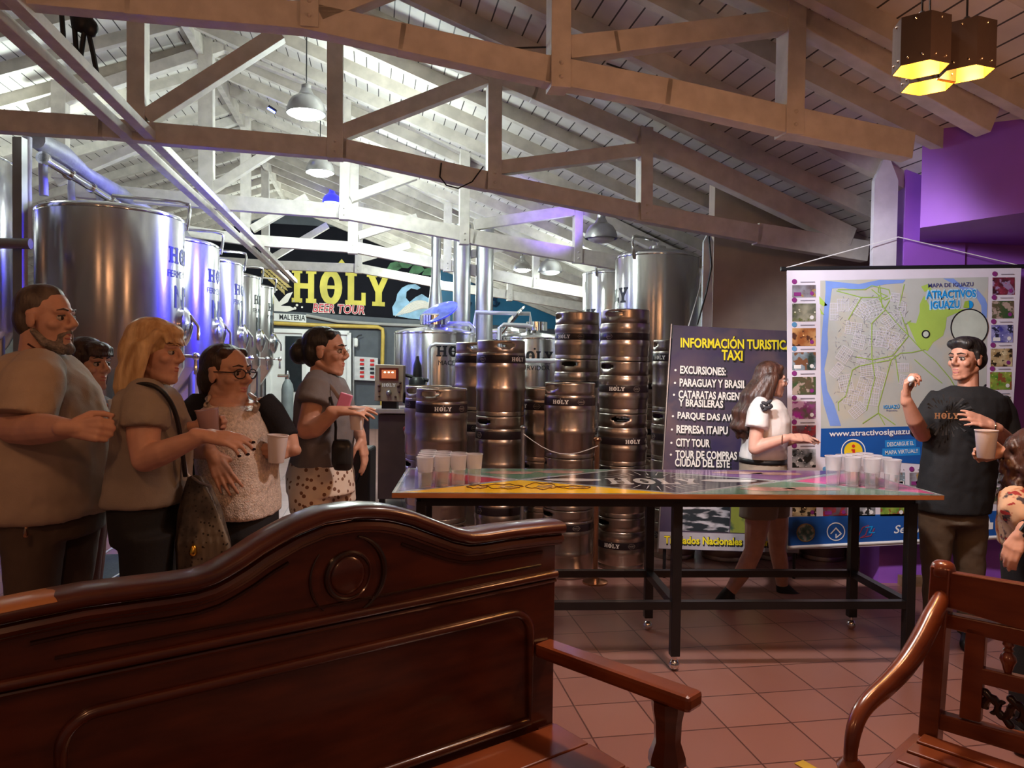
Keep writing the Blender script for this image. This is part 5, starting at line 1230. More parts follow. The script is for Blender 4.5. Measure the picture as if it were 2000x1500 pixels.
# --- 1 bearded man
Y = 2.88; t = person('heavyset man with short grey beard in beige t-shirt, leftmost of the standing group', 95, Y, 'visitors on the left')
H = Head(at(91, 624, Y), -.10, 0, 0, 1.04); m = MB(); H.skin(m, .008, 1.2)
m.capsule(H.p(-.03, 0, -.06), .062, at(70, 722, Y), .066); m.loft(rings(Y, [(712, 45, 110, .2), (745, 15, 135, .40), (860, 8, 182, .44), (985, 10, 192, .44)]), 18)
limb(m, [(68, 735, Y - .18, .068), (28, 835, Y - .27, .056), (58, 838, Y - .30, .056), (92, 837, Y - .36, .050), (130, 837, Y - .43, .034)])
limb(m, [(95, 735, Y + .2, .062), (112, 850, Y + .27, .052), (146, 832, Y + .14, .034)])
hand(m, at(133, 837, Y - .44), (1, .05, -.02), (.1, 1, -.25), (0, 0, 1), (1.0, 1.25, .8), 1.08); hand(m, at(150, 831, Y + .14), (1, -.1, .05), (0, -1, -.3), (0, 0, 1), (.9, 1.2, .8), 1.05)
for yo, x in ((-.1, 60), (.12, 100)): limb(m, [(x + 6, 1030, Y + yo, .075), (x, 1250, Y + yo, .058), (x - 2, floor_y(x, Y + yo) - 50, Y + yo, .05)])
m.build('body', skinA, t, remesh=VX, relax=3); H.face(t, greyhair, mouth_open=.004)
m = MB(); H.e(m, (-.024, 0, .050), (.094, .079, .080)); H.e(m, (-.055, 0, .0), (.062, .074, .075)); H.e(m, (-.01, 0, .085), (.07, .06, .045))
m.build('hair', greyhair, t, remesh=.006, relax=3)
m = MB()
for y in (-1, 1): H.cap(m, (.0, .066 * y, -.045), .012, (.035, .058 * y, -.085), .016); H.cap(m, (.035, .058 * y, -.085), .016, (.074, .018 * y, -.108), .022); H.cap(m, (.088, .004, -.044), .0085, (.074, .030 * y, -.060), .009); H.cap(m, (.074, .030 * y, -.060), .009, (.068, .026 * y, -.098), .014)
H.e(m, (.070, 0, -.100), (.026, .030, .022)); m.build('beard', M('grey_beard', (.20, .165, .145), .8, vs=60, var=.4, bump=.8, bs=120), t, remesh=.005, relax=2)
m = MB(); m.loft(rings(Y, [(686, 48, 106, .17), (693, 35, 118, .28), (706, 20, 130, .40), (725, 6, 148, .47), (760, -4, 172, .50), (800, -8, 185, .50), (850, -10, 197, .52), (900, -10, 205, .54), (950, -8, 207, .54), (985, -5, 204, .54), (1002, -3, 199, .52)]), 26, 2.3)
sleeve(m, [(80, 715, Y - .12, .085), (68, 745, Y - .20, .100), (54, 780, Y - .25, .103), (46, 815, Y - .27, .106)]); sleeve(m, [(90, 720, Y + .12, .08), (96, 800, Y + .27, .10)])
m.build('tshirt', beige_tee, t, remesh=.011, relax=3, wrinkle=.020, wscale=.11)
m = MB(); m.loft(rings(Y, [(965, 6, 190, .42), (1010, 4, 192, .42), (1040, 8, 188, .40)]), 22, 2.3)
m.loft(rings(Y, [(1000, 2, 122, .25), (1060, 12, 120, .23), (1150, 20, 108, .21), (1250, 24, 104, .18), (1420, 34, 92, .15), (1470, 32, 92, .15)], -.12), 18); m.loft(rings(Y, [(1000, 70, 196, .25), (1060, 84, 186, .23), (1150, 92, 172, .21), (1250, 94, 166, .18), (1400, 100, 155, .15), (1445, 100, 155, .15)], .13), 18)
m.build('trousers', brown_short, t, remesh=.011, relax=3, wrinkle=.012)
m = MB(); m.capsule(at(51, 1032, Y - .27), .006, at(50, 1046, Y - .27), .008).build('zip_pull', copper, t)
m = MB(); m.tube([at(55, 672, Y - .09), at(72, 683, Y - .11), at(95, 690, Y - .09), at(108, 690, Y - .02)], .004, 6); m.build('neck_cord', M('dark_red_cord', (.05, .012, .01), .6), t)
stand_feet(t, m, ((60, -.12, 1, 0), (120, .13, 1, .1)), Y, black_shoe)

# --- 2 dark haired woman behind him
Y = 3.55; t = person('dark-haired woman with fringe half hidden behind the bearded man', 165, Y, 'visitors on the left')
H = Head(at(173, 713, Y), -.28, .0, 0, 1.01); m = MB(); H.skin(m, .002)
m.capsule(H.p(-.02, 0, -.07), .05, at(158, 790, Y), .06); m.loft(rings(Y, [(775, 140, 190, .2), (800, 125, 205, .3), (980, 128, 204, .3)]), 16)
limb(m, [(160, 800, Y - .16, .05), (150, 890, Y - .22, .042), (190, 856, Y - .28, .03)]); hand(m, at(194, 852, Y - .30), (.85, -.1, .5), (.1, 1, 0), (-.5, 0, .9), (.35, .7, .6), .92)
limb(m, [(175, 800, Y + .16, .05), (180, 885, Y + .2, .042), (200, 862, Y + .06, .03)]); hand(m, at(202, 860, Y + .06), (.9, -.2, .3), (0, -1, 0), (0, 0, 1), k=.92)
for yo, x in ((-.09, 160), (.09, 175)): limb(m, [(x, 1010, Y + yo, .06), (x, 1190, Y + yo, .040), (x, floor_y(x, Y + yo) - 45, Y + yo, .035)])
m.build('body', skinC, t, remesh=VX, relax=3); H.face(t, blackhair, mouth_open=.004)
m = MB(); H.e(m, (-.020, 0, .048), (.100, .086, .086)); H.e(m, (-.060, 0, -.01), (.066, .088, .10)); H.e(m, (.045, 0, .078), (.055, .066, .034)); H.cap(m, (-.07, .05, -.06), .05, (-.06, .06, -.17), .04); H.cap(m, (-.06, -.06, -.05), .05, (-.045, -.07, -.16), .04)
for k in range(9): a = (k - 4) / 4; H.cap(m, (.070, .055 * a, .085 - .01 * abs(a)), .014, (.094 - .022 * a * a, .066 * a, .044), .007)
for y in (-1, 1): H.cap(m, (.02, .078 * y, .05), .018, (.0, .084 * y, -.08), .020)
m.build('hair', brownhair, t, remesh=.006, relax=1)
m = MB(); m.loft(rings(Y, [(772, 142, 194, .2), (788, 124, 212, .38), (850, 120, 216, .4), (920, 122, 212, .38), (985, 124, 208, .38)]), 20); sleeve(m, [(160, 792, Y - .15, .07), (152, 870, Y - .2, .06)]); sleeve(m, [(178, 792, Y + .15, .07), (182, 870, Y + .2, .06)])
m.build('blouse', cloth('dark_maroon_blouse', (.05, .018, .016)), t, remesh=.011, relax=3, wrinkle=.01)
m = MB(); m.tube([at(150, 775, Y - .14), at(180, 786, Y - .19), at(205, 800, Y - .17), at(212, 830, Y - .16)], [.03, .035, .03, .02], 10).build('scarf', cloth('orange_scarf', (.30, .06, .012)), t)
m = MB(); m.loft(rings(Y, [(975, 124, 208, .36), (1040, 126, 207, .36)]), 18); m.loft(rings(Y, [(1020, 128, 204, .2), (1150, 138, 186, .17), (1330, 145, 180, .13)], -.09), 16); m.loft(rings(Y, [(1020, 132, 207, .2), (1150, 145, 195, .17), (1330, 152, 188, .13)], .1), 16)
m.build('trousers', wine, t, remesh=.011, relax=3, wrinkle=.01); stand_feet(t, m, ((162, -.09, 1, 0), (172, .1, 1, 0)), Y, black_shoe)
held_cup(at(231, 806, Y - .255), 'pale cup held up by the dark-haired woman, showing behind the blonde woman', letters=False)

# --- 3 blonde woman
Y = 2.75; t = person('blonde woman in taupe t-shirt and black trousers with a bag strap', 300, Y, 'visitors on the left')
H = Head(at(304, 688, Y), -.05, .06, 0, .95); m = MB(); H.skin(m, .004)
m.capsule(H.p(-.03, 0, -.06), .046, at(276, 780, Y), .048); m.loft(rings(Y, [(778, 255, 322, .2), (790, 250, 338, .32), (870, 250, 352, .33), (970, 228, 345, .34)]), 18)
limb(m, [(284, 795, Y - .17, .060), (280, 850, Y - .2, .054), (284, 896, Y - .22, .046), (318, 884, Y - .25, .042), (390, 853, Y - .26, .027)])
limb(m, [(318, 795, Y + .16, .055), (330, 885, Y + .15, .045), (378, 838, Y + .06, .028)])
tp1 = hand(m, at(394, 851, Y - .26), (.95, .15, -.12), (.1, .5, -.85), (0, .8, .6), k=.95, curls=((.15, .35, .25), (.2, .45, .3), (.3, .5, .3), (.4, .55, .3)), spread=.06)
tp2 = hand(m, at(382, 834, Y + .05), (.95, -.1, .12), (0, -1, 0), (0, 0, 1), (.35, .75, .6), .95)
for yo, x in ((-.07, 285), (.07, 300)): limb(m, [(x, 1010, Y + yo, .06), (x, 1260, Y + yo, .048), (x, floor_y(x, Y + yo) - 50, Y + yo, .036)])
m.build('body', skinA, t, remesh=VX, relax=3); H.face(t, blond)
m = MB()
for q in tp1: m.ell(q + V((.004, -.004, .003)), (.007, .006, .005), n=8, m=6)
m.build('nails', M('dark_nail_polish', (.02, .006, .01), .2), t)
m = MB(); H.e(m, (-.018, 0, .050), (.104, .090, .086)); H.e(m, (-.060, 0, -.005), (.075, .092, .10)); H.e(m, (.04, 0, .080), (.060, .066, .036))
for k in range(9): a = (k - 4) / 4; H.cap(m, (.066, .055 * a, .088 - .012 * abs(a)), .012, (.098 - .022 * a * a, .068 * a, .036 + .006 * math.sin(k * 2.3)), .005)
for k in range(26):
    a = PI * .52 + (k / 25) * PI * .96; x, y = math.cos(a), math.sin(a); ln = .19 + .03 * math.sin(k * 2.1)
    z0 = .02; m.chain([H.p(.015 + .085 * x, .094 * y, z0), H.p(-.0 + .115 * x, .105 * y, -.08), H.p(-.004 + .120 * x, .108 * y, -.14), H.p(-.002 + .105 * x + .01 * math.sin(k), .100 * y, -ln)], [.022, .021, .018, .008])
for y in (-1, 1): H.cap(m, (.04, .070 * y, .07), .020, (.005, .086 * y, .02), .022); H.cap(m, (.022, .082 * y, .04), .016, (-.03, .09 * y, -.05), .022)
m.build('hair', blond, t, remesh=.006, relax=1)
m = MB(); m.loft(rings(Y, [(750, 262, 312, .18), (760, 250, 326, .28), (775, 244, 336, .38), (805, 240, 348, .41), (840, 242, 360, .42), (868, 238, 364, .40), (910, 227, 362, .39), (950, 219, 360, .40), (980, 214, 356, .40)]), 24, 2.2)
sleeve(m, [(288, 770, Y - .10, .07), (286, 795, Y - .17, .080), (284, 822, Y - .19, .080), (283, 836, Y - .195, .080)]); sleeve(m, [(315, 775, Y + .1, .07), (325, 840, Y + .18, .075)])
m.build('tshirt', taupe_tee, t, remesh=.010, relax=3, wrinkle=.016, wscale=.1)
m = MB(); m.tube(smooth_path([at(243, 800, Y - .04), at(246, 768, Y - .10), at(268, 752, Y - .17), at(295, 752, Y - .20), at(320, 768, Y - .20), at(340, 800, Y - .17), at(352, 850, Y - .12), at(362, 930, Y - .06)]), .008, 8).build('bag_strap', black_plastic, t)
m = MB(); m.loft(rings(Y, [(965, 222, 352, .36), (1010, 228, 350, .38), (1050, 234, 346, .38)]), 20); m.loft(rings(Y, [(1040, 236, 338, .2), (1130, 240, 332, .19), (1260, 248, 324, .17), (1480, 262, 312, .13)], -.10), 16); m.loft(rings(Y, [(1040, 250, 346, .2), (1130, 258, 340, .19), (1260, 262, 335, .17), (1450, 272, 320, .13)], .10), 16)
m.build('trousers', black_pants, t, remesh=.011, relax=3); stand_feet(t, m, ((285, -.1, 1, 0), (296, .1, 1, .1)), Y, black_shoe)
held_cup(at(408, 828, Y - .05), 'pinkish clear cup held in both hands by the blonde woman', letters=False, R=Matrix.Rotation(-.15, 3, 'Y'), s=.95, mat=M('pink_clear_cup', (.62, .42, .42), .25, trans=.5, var=.03))
# snakeskin bag
Yb = 2.72
t = thing('tote_bag', 'snakeskin patterned dark bag with drawn folds hanging beside the blonde woman', 'bag', at(398, 1110, Yb))
snake = pattern(pattern(M('snakeskin_fabric', (.055, .042, .032), .45, vs=18, var=.5), noise_mask(9, .5, .58, (1, 1, .4)), (.16, .135, .105)), voronoi_spots(55, .22), (.02, .014, .01))
m = MB(); m.loft([rg(930, 368, 398, .05, Yb), rg(950, 362, 412, .09, Yb), rg(1000, 350, 432, .14, Yb), rg(1060, 346, 448, .17, Yb), rg(1110, 348, 452, .17, Yb), rg(1150, 352, 450, .15, Yb)], 26, 2.2)
for k in range(7):
    x = 352 + k * 15; m.chain([at(374 + k * 3, 930, Yb - .025 - .005 * (k % 2)), at((374 + k * 3) * .5 + x * .5, 985, Yb - .055), at(x, 1060, Yb - .078), at(x + 2, 1130, Yb - .075)], [.006, .009, .012, .011])
m.build('bag_body', snake, t, remesh=.008, relax=1)
MB().tube([at(376, 932, Yb - .03), at(392, 944, Yb - .05), at(412, 950, Yb - .06)], .006, 8).tube([at(376, 938, Yb), at(364, 925, Yb), at(360, 900, Yb)], .007, 8).build('bag_cord', dull_steel, t)
MB().capsule(at(378, 1070, Yb - .095), .011, at(377, 1079, Yb - .098), .014).build('charm', M('gold_charm', (.75, .42, .06), .25, 1), t)

# --- 4 woman in sequinned top
Y = 3.15; t = person('woman with glasses in white sequinned top and black cardigan', 470, Y, 'visitors on the left')
H = Head(at(444, 731, Y), -.42, 0, 0, 1.04); m = MB(); H.skin(m, .009, 1.15)
m.capsule(H.p(-.03, 0, -.07), .060, at(440, 795, Y + .03), .062); m.loft(rings(Y, [(776, 416, 476, .18), (786, 402, 498, .24), (820, 396, 515, .29), (880, 400, 520, .30), (985, 420, 530, .3)]), 18)
limb(m, [(392, 800, Y, .06), (374, 868, Y - .06, .05), (390, 878, Y - .14, .042), (412, 884, Y - .22, .029)]); tp1 = hand(m, at(413, 886, Y - .22), (.50, -.1, -.85), (-.2, .9, -.1), (.85, 0, .5), (.12, .25, .2), 1.0, spread=.1)
limb(m, [(515, 800, Y + .02, .055), (560, 850, Y + .06, .045), (572, 878, Y - .02, .030)]); hand(m, at(572, 880, Y - .0), (-.35, -.9, .05), (-.9, .35, 0), (0, 0, 1), (.5, .7, .5), .92)
for x, yo in ((455, -.06), (505, .06)): limb(m, [(x, 1015, Y + yo, .06), (x, 1230, Y + yo, .048), (x, floor_y(x, Y + yo) - 50, Y + yo, .038)])
m.build('body', skinC, t, remesh=VX, relax=3); H.face(t, brownhair); H.glasses(t, M('dark_glasses_frame', (.02, .012, .012), .3), .022, .0026)
m = MB(); H.e(m, (-.026, 0, .042), (.098, .082, .084)); H.e(m, (-.065, 0, -.02), (.062, .078, .085)); H.cap(m, (-.1, 0, -.03), .045, (-.09, 0, -.12), .035); H.cap(m, (.03, .05, .085), .022, (.03, -.05, .085), .022)
m.build('hair', brownhair, t, remesh=.006, relax=2)
seq = pattern(M('white_sequinned_fabric', (.60, .50, .43), .35, var=.2, vs=90, bump=.6, bs=160), voronoi_spots(120, .14), (.85, .80, .74))
m = MB(); m.loft([rg(790, 414, 500, .27, Y), rg(800, 400, 514, .34, Y), rg(840, 393, 528, .40, Y), rg(880, 392, 534, .42, Y), rg(920, 396, 538, .42, Y), rg(960, 408, 541, .41, Y), rg(992, 420, 543, .41, Y), rg(1001, 424, 542, .40, Y)], 24, 2.3)
m.build('sequinned_top', seq, t, remesh=.009, relax=2, wrinkle=.016, wscale=.07)
for a, b in ((414, 404), (488, 502)): MB().tube([at(a, 770, Y + .02), at((a + b) / 2 - (4 if a < 450 else -4), 779, Y - .09), at(b, 790, Y - .135), at(b + (8 if a < 450 else -8), 815, Y + .0)], [.008, .010, .013, .010], 10).build('top_strap', seq, t)
m = MB(); m.loft([rg(775, 402, 482, .16, Y + .10), rg(790, 384, 520, .26, Y + .08), rg(840, 378, 536, .32, Y + .09), rg(900, 372, 540, .34, Y + .09), rg(950, 376, 538, .34, Y + .09)], 22, 2.2)
sleeve(m, [(402, 786, Y + .02, .066), (384, 810, Y - .02, .080), (372, 850, Y - .07, .080), (372, 876, Y - .10, .074)]); sleeve(m, [(508, 784, Y + .02, .06), (528, 806, Y + .02, .062), (552, 842, Y + .04, .055), (564, 858, Y + .03, .05)])
m.build('cardigan', cloth('black_cardigan', (.006, .006, .010)), t, remesh=.010, relax=3)
m = MB(); m.loft(rings(Y, [(980, 424, 540, .36), (1040, 420, 540, .38)]), 20); m.loft(rings(Y, [(1030, 420, 492, .26), (1230, 430, 485, .18), (1410, 438, 478, .14)], -.07), 16); m.loft(rings(Y, [(1030, 476, 540, .26), (1230, 480, 530, .18), (1380, 485, 522, .14)], .07), 16)
m.build('trousers', black_pants, t, remesh=.011, relax=3); stand_feet(t, m, ((457, -.07, .7, -.7), (503, .07, .7, -.7)), Y, black_shoe)
held_cup(at(541, 877, Y - .10), 'white printed cup held by the woman in the sequinned top', -1.75, Matrix.Rotation(.06, 3, 'Y'))

# --- 5 woman with bun
Y = 3.5; t = person('woman with black hair bun and glasses in grey t-shirt and dotted shorts', 630, Y, 'visitors on the left')
H = Head(at(637, 688, Y), -.10, 0, 0, .95); m = MB(); H.skin(m, .0)
m.capsule(H.p(-.03, 0, -.06), .043, at(622, 752, Y), .044); m.loft(rings(Y, [(752, 602, 660, .2), (760, 592, 675, .3), (850, 582, 680, .3), (960, 574, 684, .32)]), 18)
limb(m, [(618, 765, Y - .17, .052), (598, 840, Y - .21, .042), (616, 836, Y - .24, .041), (653, 806, Y - .27, .027)]); hand(m, at(656, 803, Y - .27), (1, .1, .04), (.1, .35, -.95), (.1, 1, 0), k=.95, curls=((.05, .25, .2), (.1, .3, .2), (.18, .35, .2), (.26, .4, .25)), spread=.10)
limb(m, [(655, 768, Y + .15, .05), (686, 815, Y + .1, .04), (704, 852, Y + .02, .027)]); hand(m, at(705, 854, Y + .02), (.22, -.1, -.95), (-.9, .2, -.2), (0, -1, 0), (.15, .3, .2), .95)
for x, yo, x2 in ((606, -.10, 600), (655, .09, 650)): limb(m, [(x, 950, Y + yo, .088), (x2 + 6, 1000, Y + yo, .078), (x2, 1150, Y + yo, .055), (x2 - 2, floor_y(x2, Y + yo) - 42, Y + yo, .042)])
m.build('body', skinC, t, remesh=VX, relax=3); H.face(t, blackhair); H.glasses(t, M('thin_gold_frame', (.5, .38, .25), .3, .8), .020, .0012)
m = MB(); H.e(m, (-.024, 0, .046), (.098, .080, .083)); H.e(m, (-.055, 0, .0), (.068, .078, .080)); H.cap(m, (.035, .045, .085), .024, (.035, -.045, .085), .024)
H.e(m, (-.130, 0, -.005), (.052, .055, .058)); H.e(m, (-.125, .01, .04), (.035, .03, .03)); H.cap(m, (-.08, .04, -.06), .02, (-.05, .05, -.09), .01)
m.build('hair', blackhair, t, remesh=.006, relax=1)
m = MB(); m.loft(rings(Y, [(729, 612, 652, .15), (738, 598, 664, .26), (752, 588, 675, .36), (785, 580, 688, .40), (815, 577, 691, .40), (855, 574, 690, .38), (905, 571, 683, .37)]), 22, 2.2)
sleeve(m, [(622, 744, Y - .1, .062), (617, 760, Y - .17, .074), (611, 790, Y - .2, .077)]); sleeve(m, [(650, 748, Y + .1, .06), (664, 785, Y + .16, .068)])
m.build('tshirt', grey_tee, t, remesh=.010, relax=3, wrinkle=.014, wscale=.09)
dots = pattern(M('cream_shorts_fabric', (.60, .52, .44), .8, var=.05), voronoi_spots(34, .30), (.16, .075, .045))
m = MB(); m.loft(rings(Y, [(893, 568, 684, .35), (925, 562, 692, .38), (960, 562, 694, .39)]), 22); m.loft(rings(Y, [(940, 562, 650, .22), (985, 566, 648, .23), (1000, 568, 646, .23)], -.09), 18); m.loft(rings(Y, [(940, 610, 694, .22), (980, 620, 696, .22)], .09), 18)
m.build('shorts', dots, t, remesh=.010, relax=2, wrinkle=.01)
m = MB(); m.tube([at(628, 736, Y - .15), at(650, 760, Y - .20), at(664, 780, Y - .20), at(666, 786, Y - .19)], .010, 6, flat=.3).build('lanyard', M('grey_pink_strap', (.35, .30, .30), .5), t)
c = at(673, 784, Y - .20); MB().box(c, (.055, .02, .07), Matrix.Rotation(.3, 3, 'Y')).build('badge', M('pink_badge', (.62, .20, .34), .4), t, smooth=False, bevel=.004)
stand_feet(t, m, ((600, -.1, 1, 0), (650, .09, 1, 0)), Y, black_shoe)
held_cup(at(697, 818, Y - .25), 'white cup under the outstretched hand of the woman with the bun', letters=False, s=.85)
t = thing('shoulder_bag', 'small black shoulder bag at the hip of the woman with the bun', 'bag', at(668, 915, Y - .22))
m = MB().loft([rg(858, 652, 682, .05, Y - .21), rg(870, 648, 690, .08, Y - .21), rg(905, 648, 690, .09, Y - .21), rg(918, 654, 686, .06, Y - .21)], 20, 2.6); m.build('bag_body', black_plastic, t, remesh=.008, relax=2)
MB().tube([at(655, 862, Y - .21), at(656, 835, Y - .22), at(652, 800, Y - .21), at(645, 775, Y - .21)], .006, 6).build('bag_strap', black_plastic, t)

# --- 6 walking woman
Y = 4.92; t = person('young woman with long brown hair walking behind the table in white t-shirt and shorts', 1490, Y)
H = Head(at(1507, 743, Y), .04, .06, 0, .93); m = MB(); H.skin(m, 0)
m.capsule(H.p(-.03, 0, -.06), .043, at(1493, 796, Y), .044); m.loft(rings(Y, [(798, 1474, 1518, .2), (800, 1466, 1528, .26), (880, 1460, 1526, .24), (980, 1452, 1536, .28)]), 16)
limb(m, [(1482, 805, Y - .14, .048), (1474, 876, Y - .17, .040), (1500, 866, Y - .2, .038), (1536, 856, Y - .22, .026)]); hand(m, at(1539, 855, Y - .22), (1, .05, .02), (0, .55, -.8), (0, .8, .55), (.12, .2, .15), .95, spread=.05)
limb(m, [(1505, 805, Y + .14, .046), (1515, 870, Y + .16, .038), (1545, 862, Y + .02, .025)]); hand(m, at(1548, 860, Y + .02), (.95, -.2, .1), (0, -.6, -.7), (0, -.8, .5), (.2, .3, .3), .92)
limb(m, [(1484, 985, Y - .08, .090), (1478, 1030, Y - .06, .075), (1472, 1075, Y - .04, .058), (1458, 1105, Y - .02, .058), (1428, 1152, Y - .02, .040)]); limb(m, [(1512, 985, Y + .1, .088), (1518, 1030, Y + .14, .072), (1518, 1072, Y + .2, .055), (1524, 1100, Y + .24, .055), (1528, 1142, Y + .28, .040)])
m.build('body', skinA, t, remesh=VX, relax=3); H.face(t, brownhair); H.glasses(t, M('thin_silver_frame', (.5, .5, .5), .3, .8), .02, .0013)
m = MB(); H.e(m, (-.022, 0, .050), (.102, .088, .088)); H.e(m, (-.060, 0, -.01), (.075, .088, .10)); H.cap(m, (.04, .04, .09), .026, (.04, -.04, .09), .026)
for k in range(18):
    a = PI * .55 + (k / 17) * PI * .9; x, y = math.cos(a), math.sin(a); j = .02 * math.sin(k * 2.3)
    m.chain([H.p(.0 + .085 * x, .086 * y, .02), H.p(-.06 + .10 * x + j, .10 * y, -.12), H.p(-.10 + .105 * x - j, .105 * y, -.24), H.p(-.13 + .095 * x + j, .09 * y, -.34), H.p(-.135 + .07 * x, .06 * y, -.395 - j)], [.03, .034, .034, .028, .012])
m.build('hair', auburn, t, remesh=.007, relax=1)
m = MB(); m.loft(rings(Y, [(776, 1480, 1512, .15), (784, 1468, 1524, .26), (796, 1460, 1532, .33), (820, 1455, 1541, .35), (845, 1452, 1541, .34), (875, 1449, 1534, .30), (897, 1446, 1532, .30)]), 22, 2.2)
sleeve(m, [(1487, 786, Y - .09, .055), (1482, 805, Y - .15, .070), (1478, 836, Y - .17, .072)]); sleeve(m, [(1500, 790, Y + .1, .06), (1506, 836, Y + .16, .07)])
m.build('tshirt', white_tee, t, remesh=.010, relax=3, wrinkle=.014, wscale=.09)
m = MB()
for dx, dy, a, l_ in ((0, 0, .4, .05), (8, -3, -.5, .045), (-6, 6, 1.2, .04), (6, 8, .1, .05), (12, 4, .9, .035), (0, 12, -.3, .04)):
    c = at(1494 + dx, 788 + dy, Y - .232 + dy * .0005); m.ell(c, (l_ * .5, .012, l_ * .25), Matrix.Rotation(a, 3, 'Y'), 10, 8)
m.build('floral_print', M('dark_flower_print', (.035, .035, .04), .8), t)
m = MB(); m.loft(rings(Y, [(894, 1444.5, 1534, .308), (903, 1444.5, 1535, .312)]), 24, cap=False); o = m.build('belt', black_plastic, t); o.modifiers.new('w', 'SOLIDIFY').thickness = .006
m = MB(); m.loft(rings(Y, [(896, 1446, 1532, .30), (940, 1443, 1541, .33), (982, 1446, 1543, .33)]), 22); m.loft(rings(Y, [(970, 1445, 1522, .20), (1012, 1443, 1518, .20)], -.07), 18); m.loft(rings(Y, [(970, 1474, 1543, .20), (1008, 1484, 1541, .20)], .10), 18)
m.build('shorts', cloth('khaki_shorts', (.27, .215, .16)), t, remesh=.010, relax=2, wrinkle=.01)
m = MB(); m.tube([at(1528 + 4 * math.cos(a), 859 + 0 * a, Y - .22) + V((0, .03 * math.cos(a), .03 * math.sin(a))) for a in [k * PI / 8 for k in range(16)]], .003, 5, closed=True).build('bracelet', copper, t)
shoe(t, at(1406, 1179, Y - .02), at(1446, 1186, Y - .06), at(1423, 1158, Y - .02), black_shoe, .042); shoe(t, at(1530, 1164, Y + .28), at(1582, 1172, Y + .24), at(1528, 1146, Y + .28), black_shoe, .042)

# --- 7 guide in black
Y = 4.25; t = person('man in black HOLY t-shirt gesturing in front of the town map', 1865, Y)
H = Head(at(1887, 703, Y), PI + .42, 0, 0, 1.0); m = MB(); H.skin(m, 0, 1.1)
m.capsule(H.p(-.02, 0, -.07), .052, at(1891, 776, Y), .054); m.loft(rings(Y, [(768, 1852, 1928, .2), (780, 1828, 1956, .22), (880, 1816, 1938, .22), (1000, 1805, 1922, .22)]), 18)
limb(m, [(1830, 788, Y + .05, .050), (1802, 848, Y - .02, .045), (1786, 820, Y - .16, .043), (1771, 782, Y - .2, .028)])
hand(m, at(1769, 778, Y - .2), (-.05, -.1, 1), (.75, -.45, .1), (.45, .8, 0), k=1.02, curls=((.5, 1.0, .7), (.75, 1.15, .8), (.9, 1.25, .9), (1.0, 1.3, .9)))
limb(m, [(1952, 790, Y + .02, .055), (1968, 862, Y - .02, .045), (1958, 852, Y - .14, .041), (1945, 836, Y - .25, .028)]); hand(m, at(1943, 834, Y - .25), (-.90, -.05, .36), (.1, .75, -.65), (-.1, -.6, .75), k=1.05, curls=((.1, .2, .15), (.15, .25, .2), (.2, .3, .2), (.3, .35, .25)), spread=.06)
for x, yo in ((1828, 0), (1893, .02)): limb(m, [(x, 1000, Y + yo, .085), (x, 1110, Y + yo, .06), (x, floor_y(x, Y + yo) - 36, Y + yo, .045)])
m.build('body', skinB, t, remesh=VX, relax=3); H.face(t, blackhair, mouth_open=.006)
m = MB(); H.e(m, (-.022, 0, .052), (.100, .080, .082)); H.e(m, (-.058, 0, .005), (.062, .077, .070)); H.cap(m, (.055, .045, .088), .026, (.060, -.045, .088), .026); H.e(m, (.01, 0, .098), (.085, .064, .036))
for y in (-1, 1): H.cap(m, (.01, .072 * y, .04), .014, (.004, .074 * y, -.004), .008)
m.build('hair', blackhair, t, remesh=.006, relax=2)
m = MB(); m.loft(rings(Y, [(754, 1862, 1920, .15), (763, 1840, 1942, .21), (775, 1826, 1958, .26), (800, 1818, 1964, .29), (840, 1812, 1956, .30), (890, 1806, 1944, .30), (940, 1798, 1937, .30), (998, 1791, 1929, .31)]), 24, 2.3)
sleeve(m, [(1838, 776, Y + .05, .064), (1821, 800, Y + .04, .074), (1809, 832, Y + .01, .075), (1805, 852, Y - .01, .075)]); sleeve(m, [(1944, 778, Y + .02, .066), (1956, 806, Y + .01, .076), (1964, 850, Y - .02, .078), (1966, 866, Y - .04, .078)])
m.build('tshirt', black_tee, t, remesh=.010, relax=3, wrinkle=.014, wscale=.1)
def chest(x, y):
    c = at(1855, 813, Y - .155); u = (at(1889, 813, Y).x - c.x); q = min(.97, abs(x - u) / .209)
    return V((c.x + x, Y - max(.116, .145 * (1 - q ** 2.3) ** (1 / 2.3)) - .009, c.z + y))
MB().mapped(holy(.032), chest).build('shirt_lettering', M('tan_print', (.42, .24, .13), .7), t, smooth=False)
m = MB()
for k in range(40):
    a = 2 * PI * k / 40
    if abs(math.sin(a)) < .35: continue
    r0, r1 = .055 + .012 * (k % 3), .10 + .02 * math.sin(k * 2.4); q = [chest(1.15 * r * math.cos(b), r * math.sin(b)) for r, b in ((r0, a), (r1, a - .05), (r1, a + .05))]; m.quad(*q)
m.build('burst_pattern', M('dim_grey_print', (.035, .035, .036), .8), t, smooth=False)
m = MB(); m.tube([at(1925, 752, Y + .02), at(1918, 762, Y - .06), at(1905, 768, Y - .10)], .006, 6).build('neck_chain', black_plastic, t)
m = MB(); m.tube([at(1941, 833, Y - .25) + V((.010 * math.cos(a), .030 * math.cos(a), .030 * math.sin(a))) for a in [k * PI / 8 for k in range(16)]], .004, 6, closed=True).build('bracelet', chrome, t)
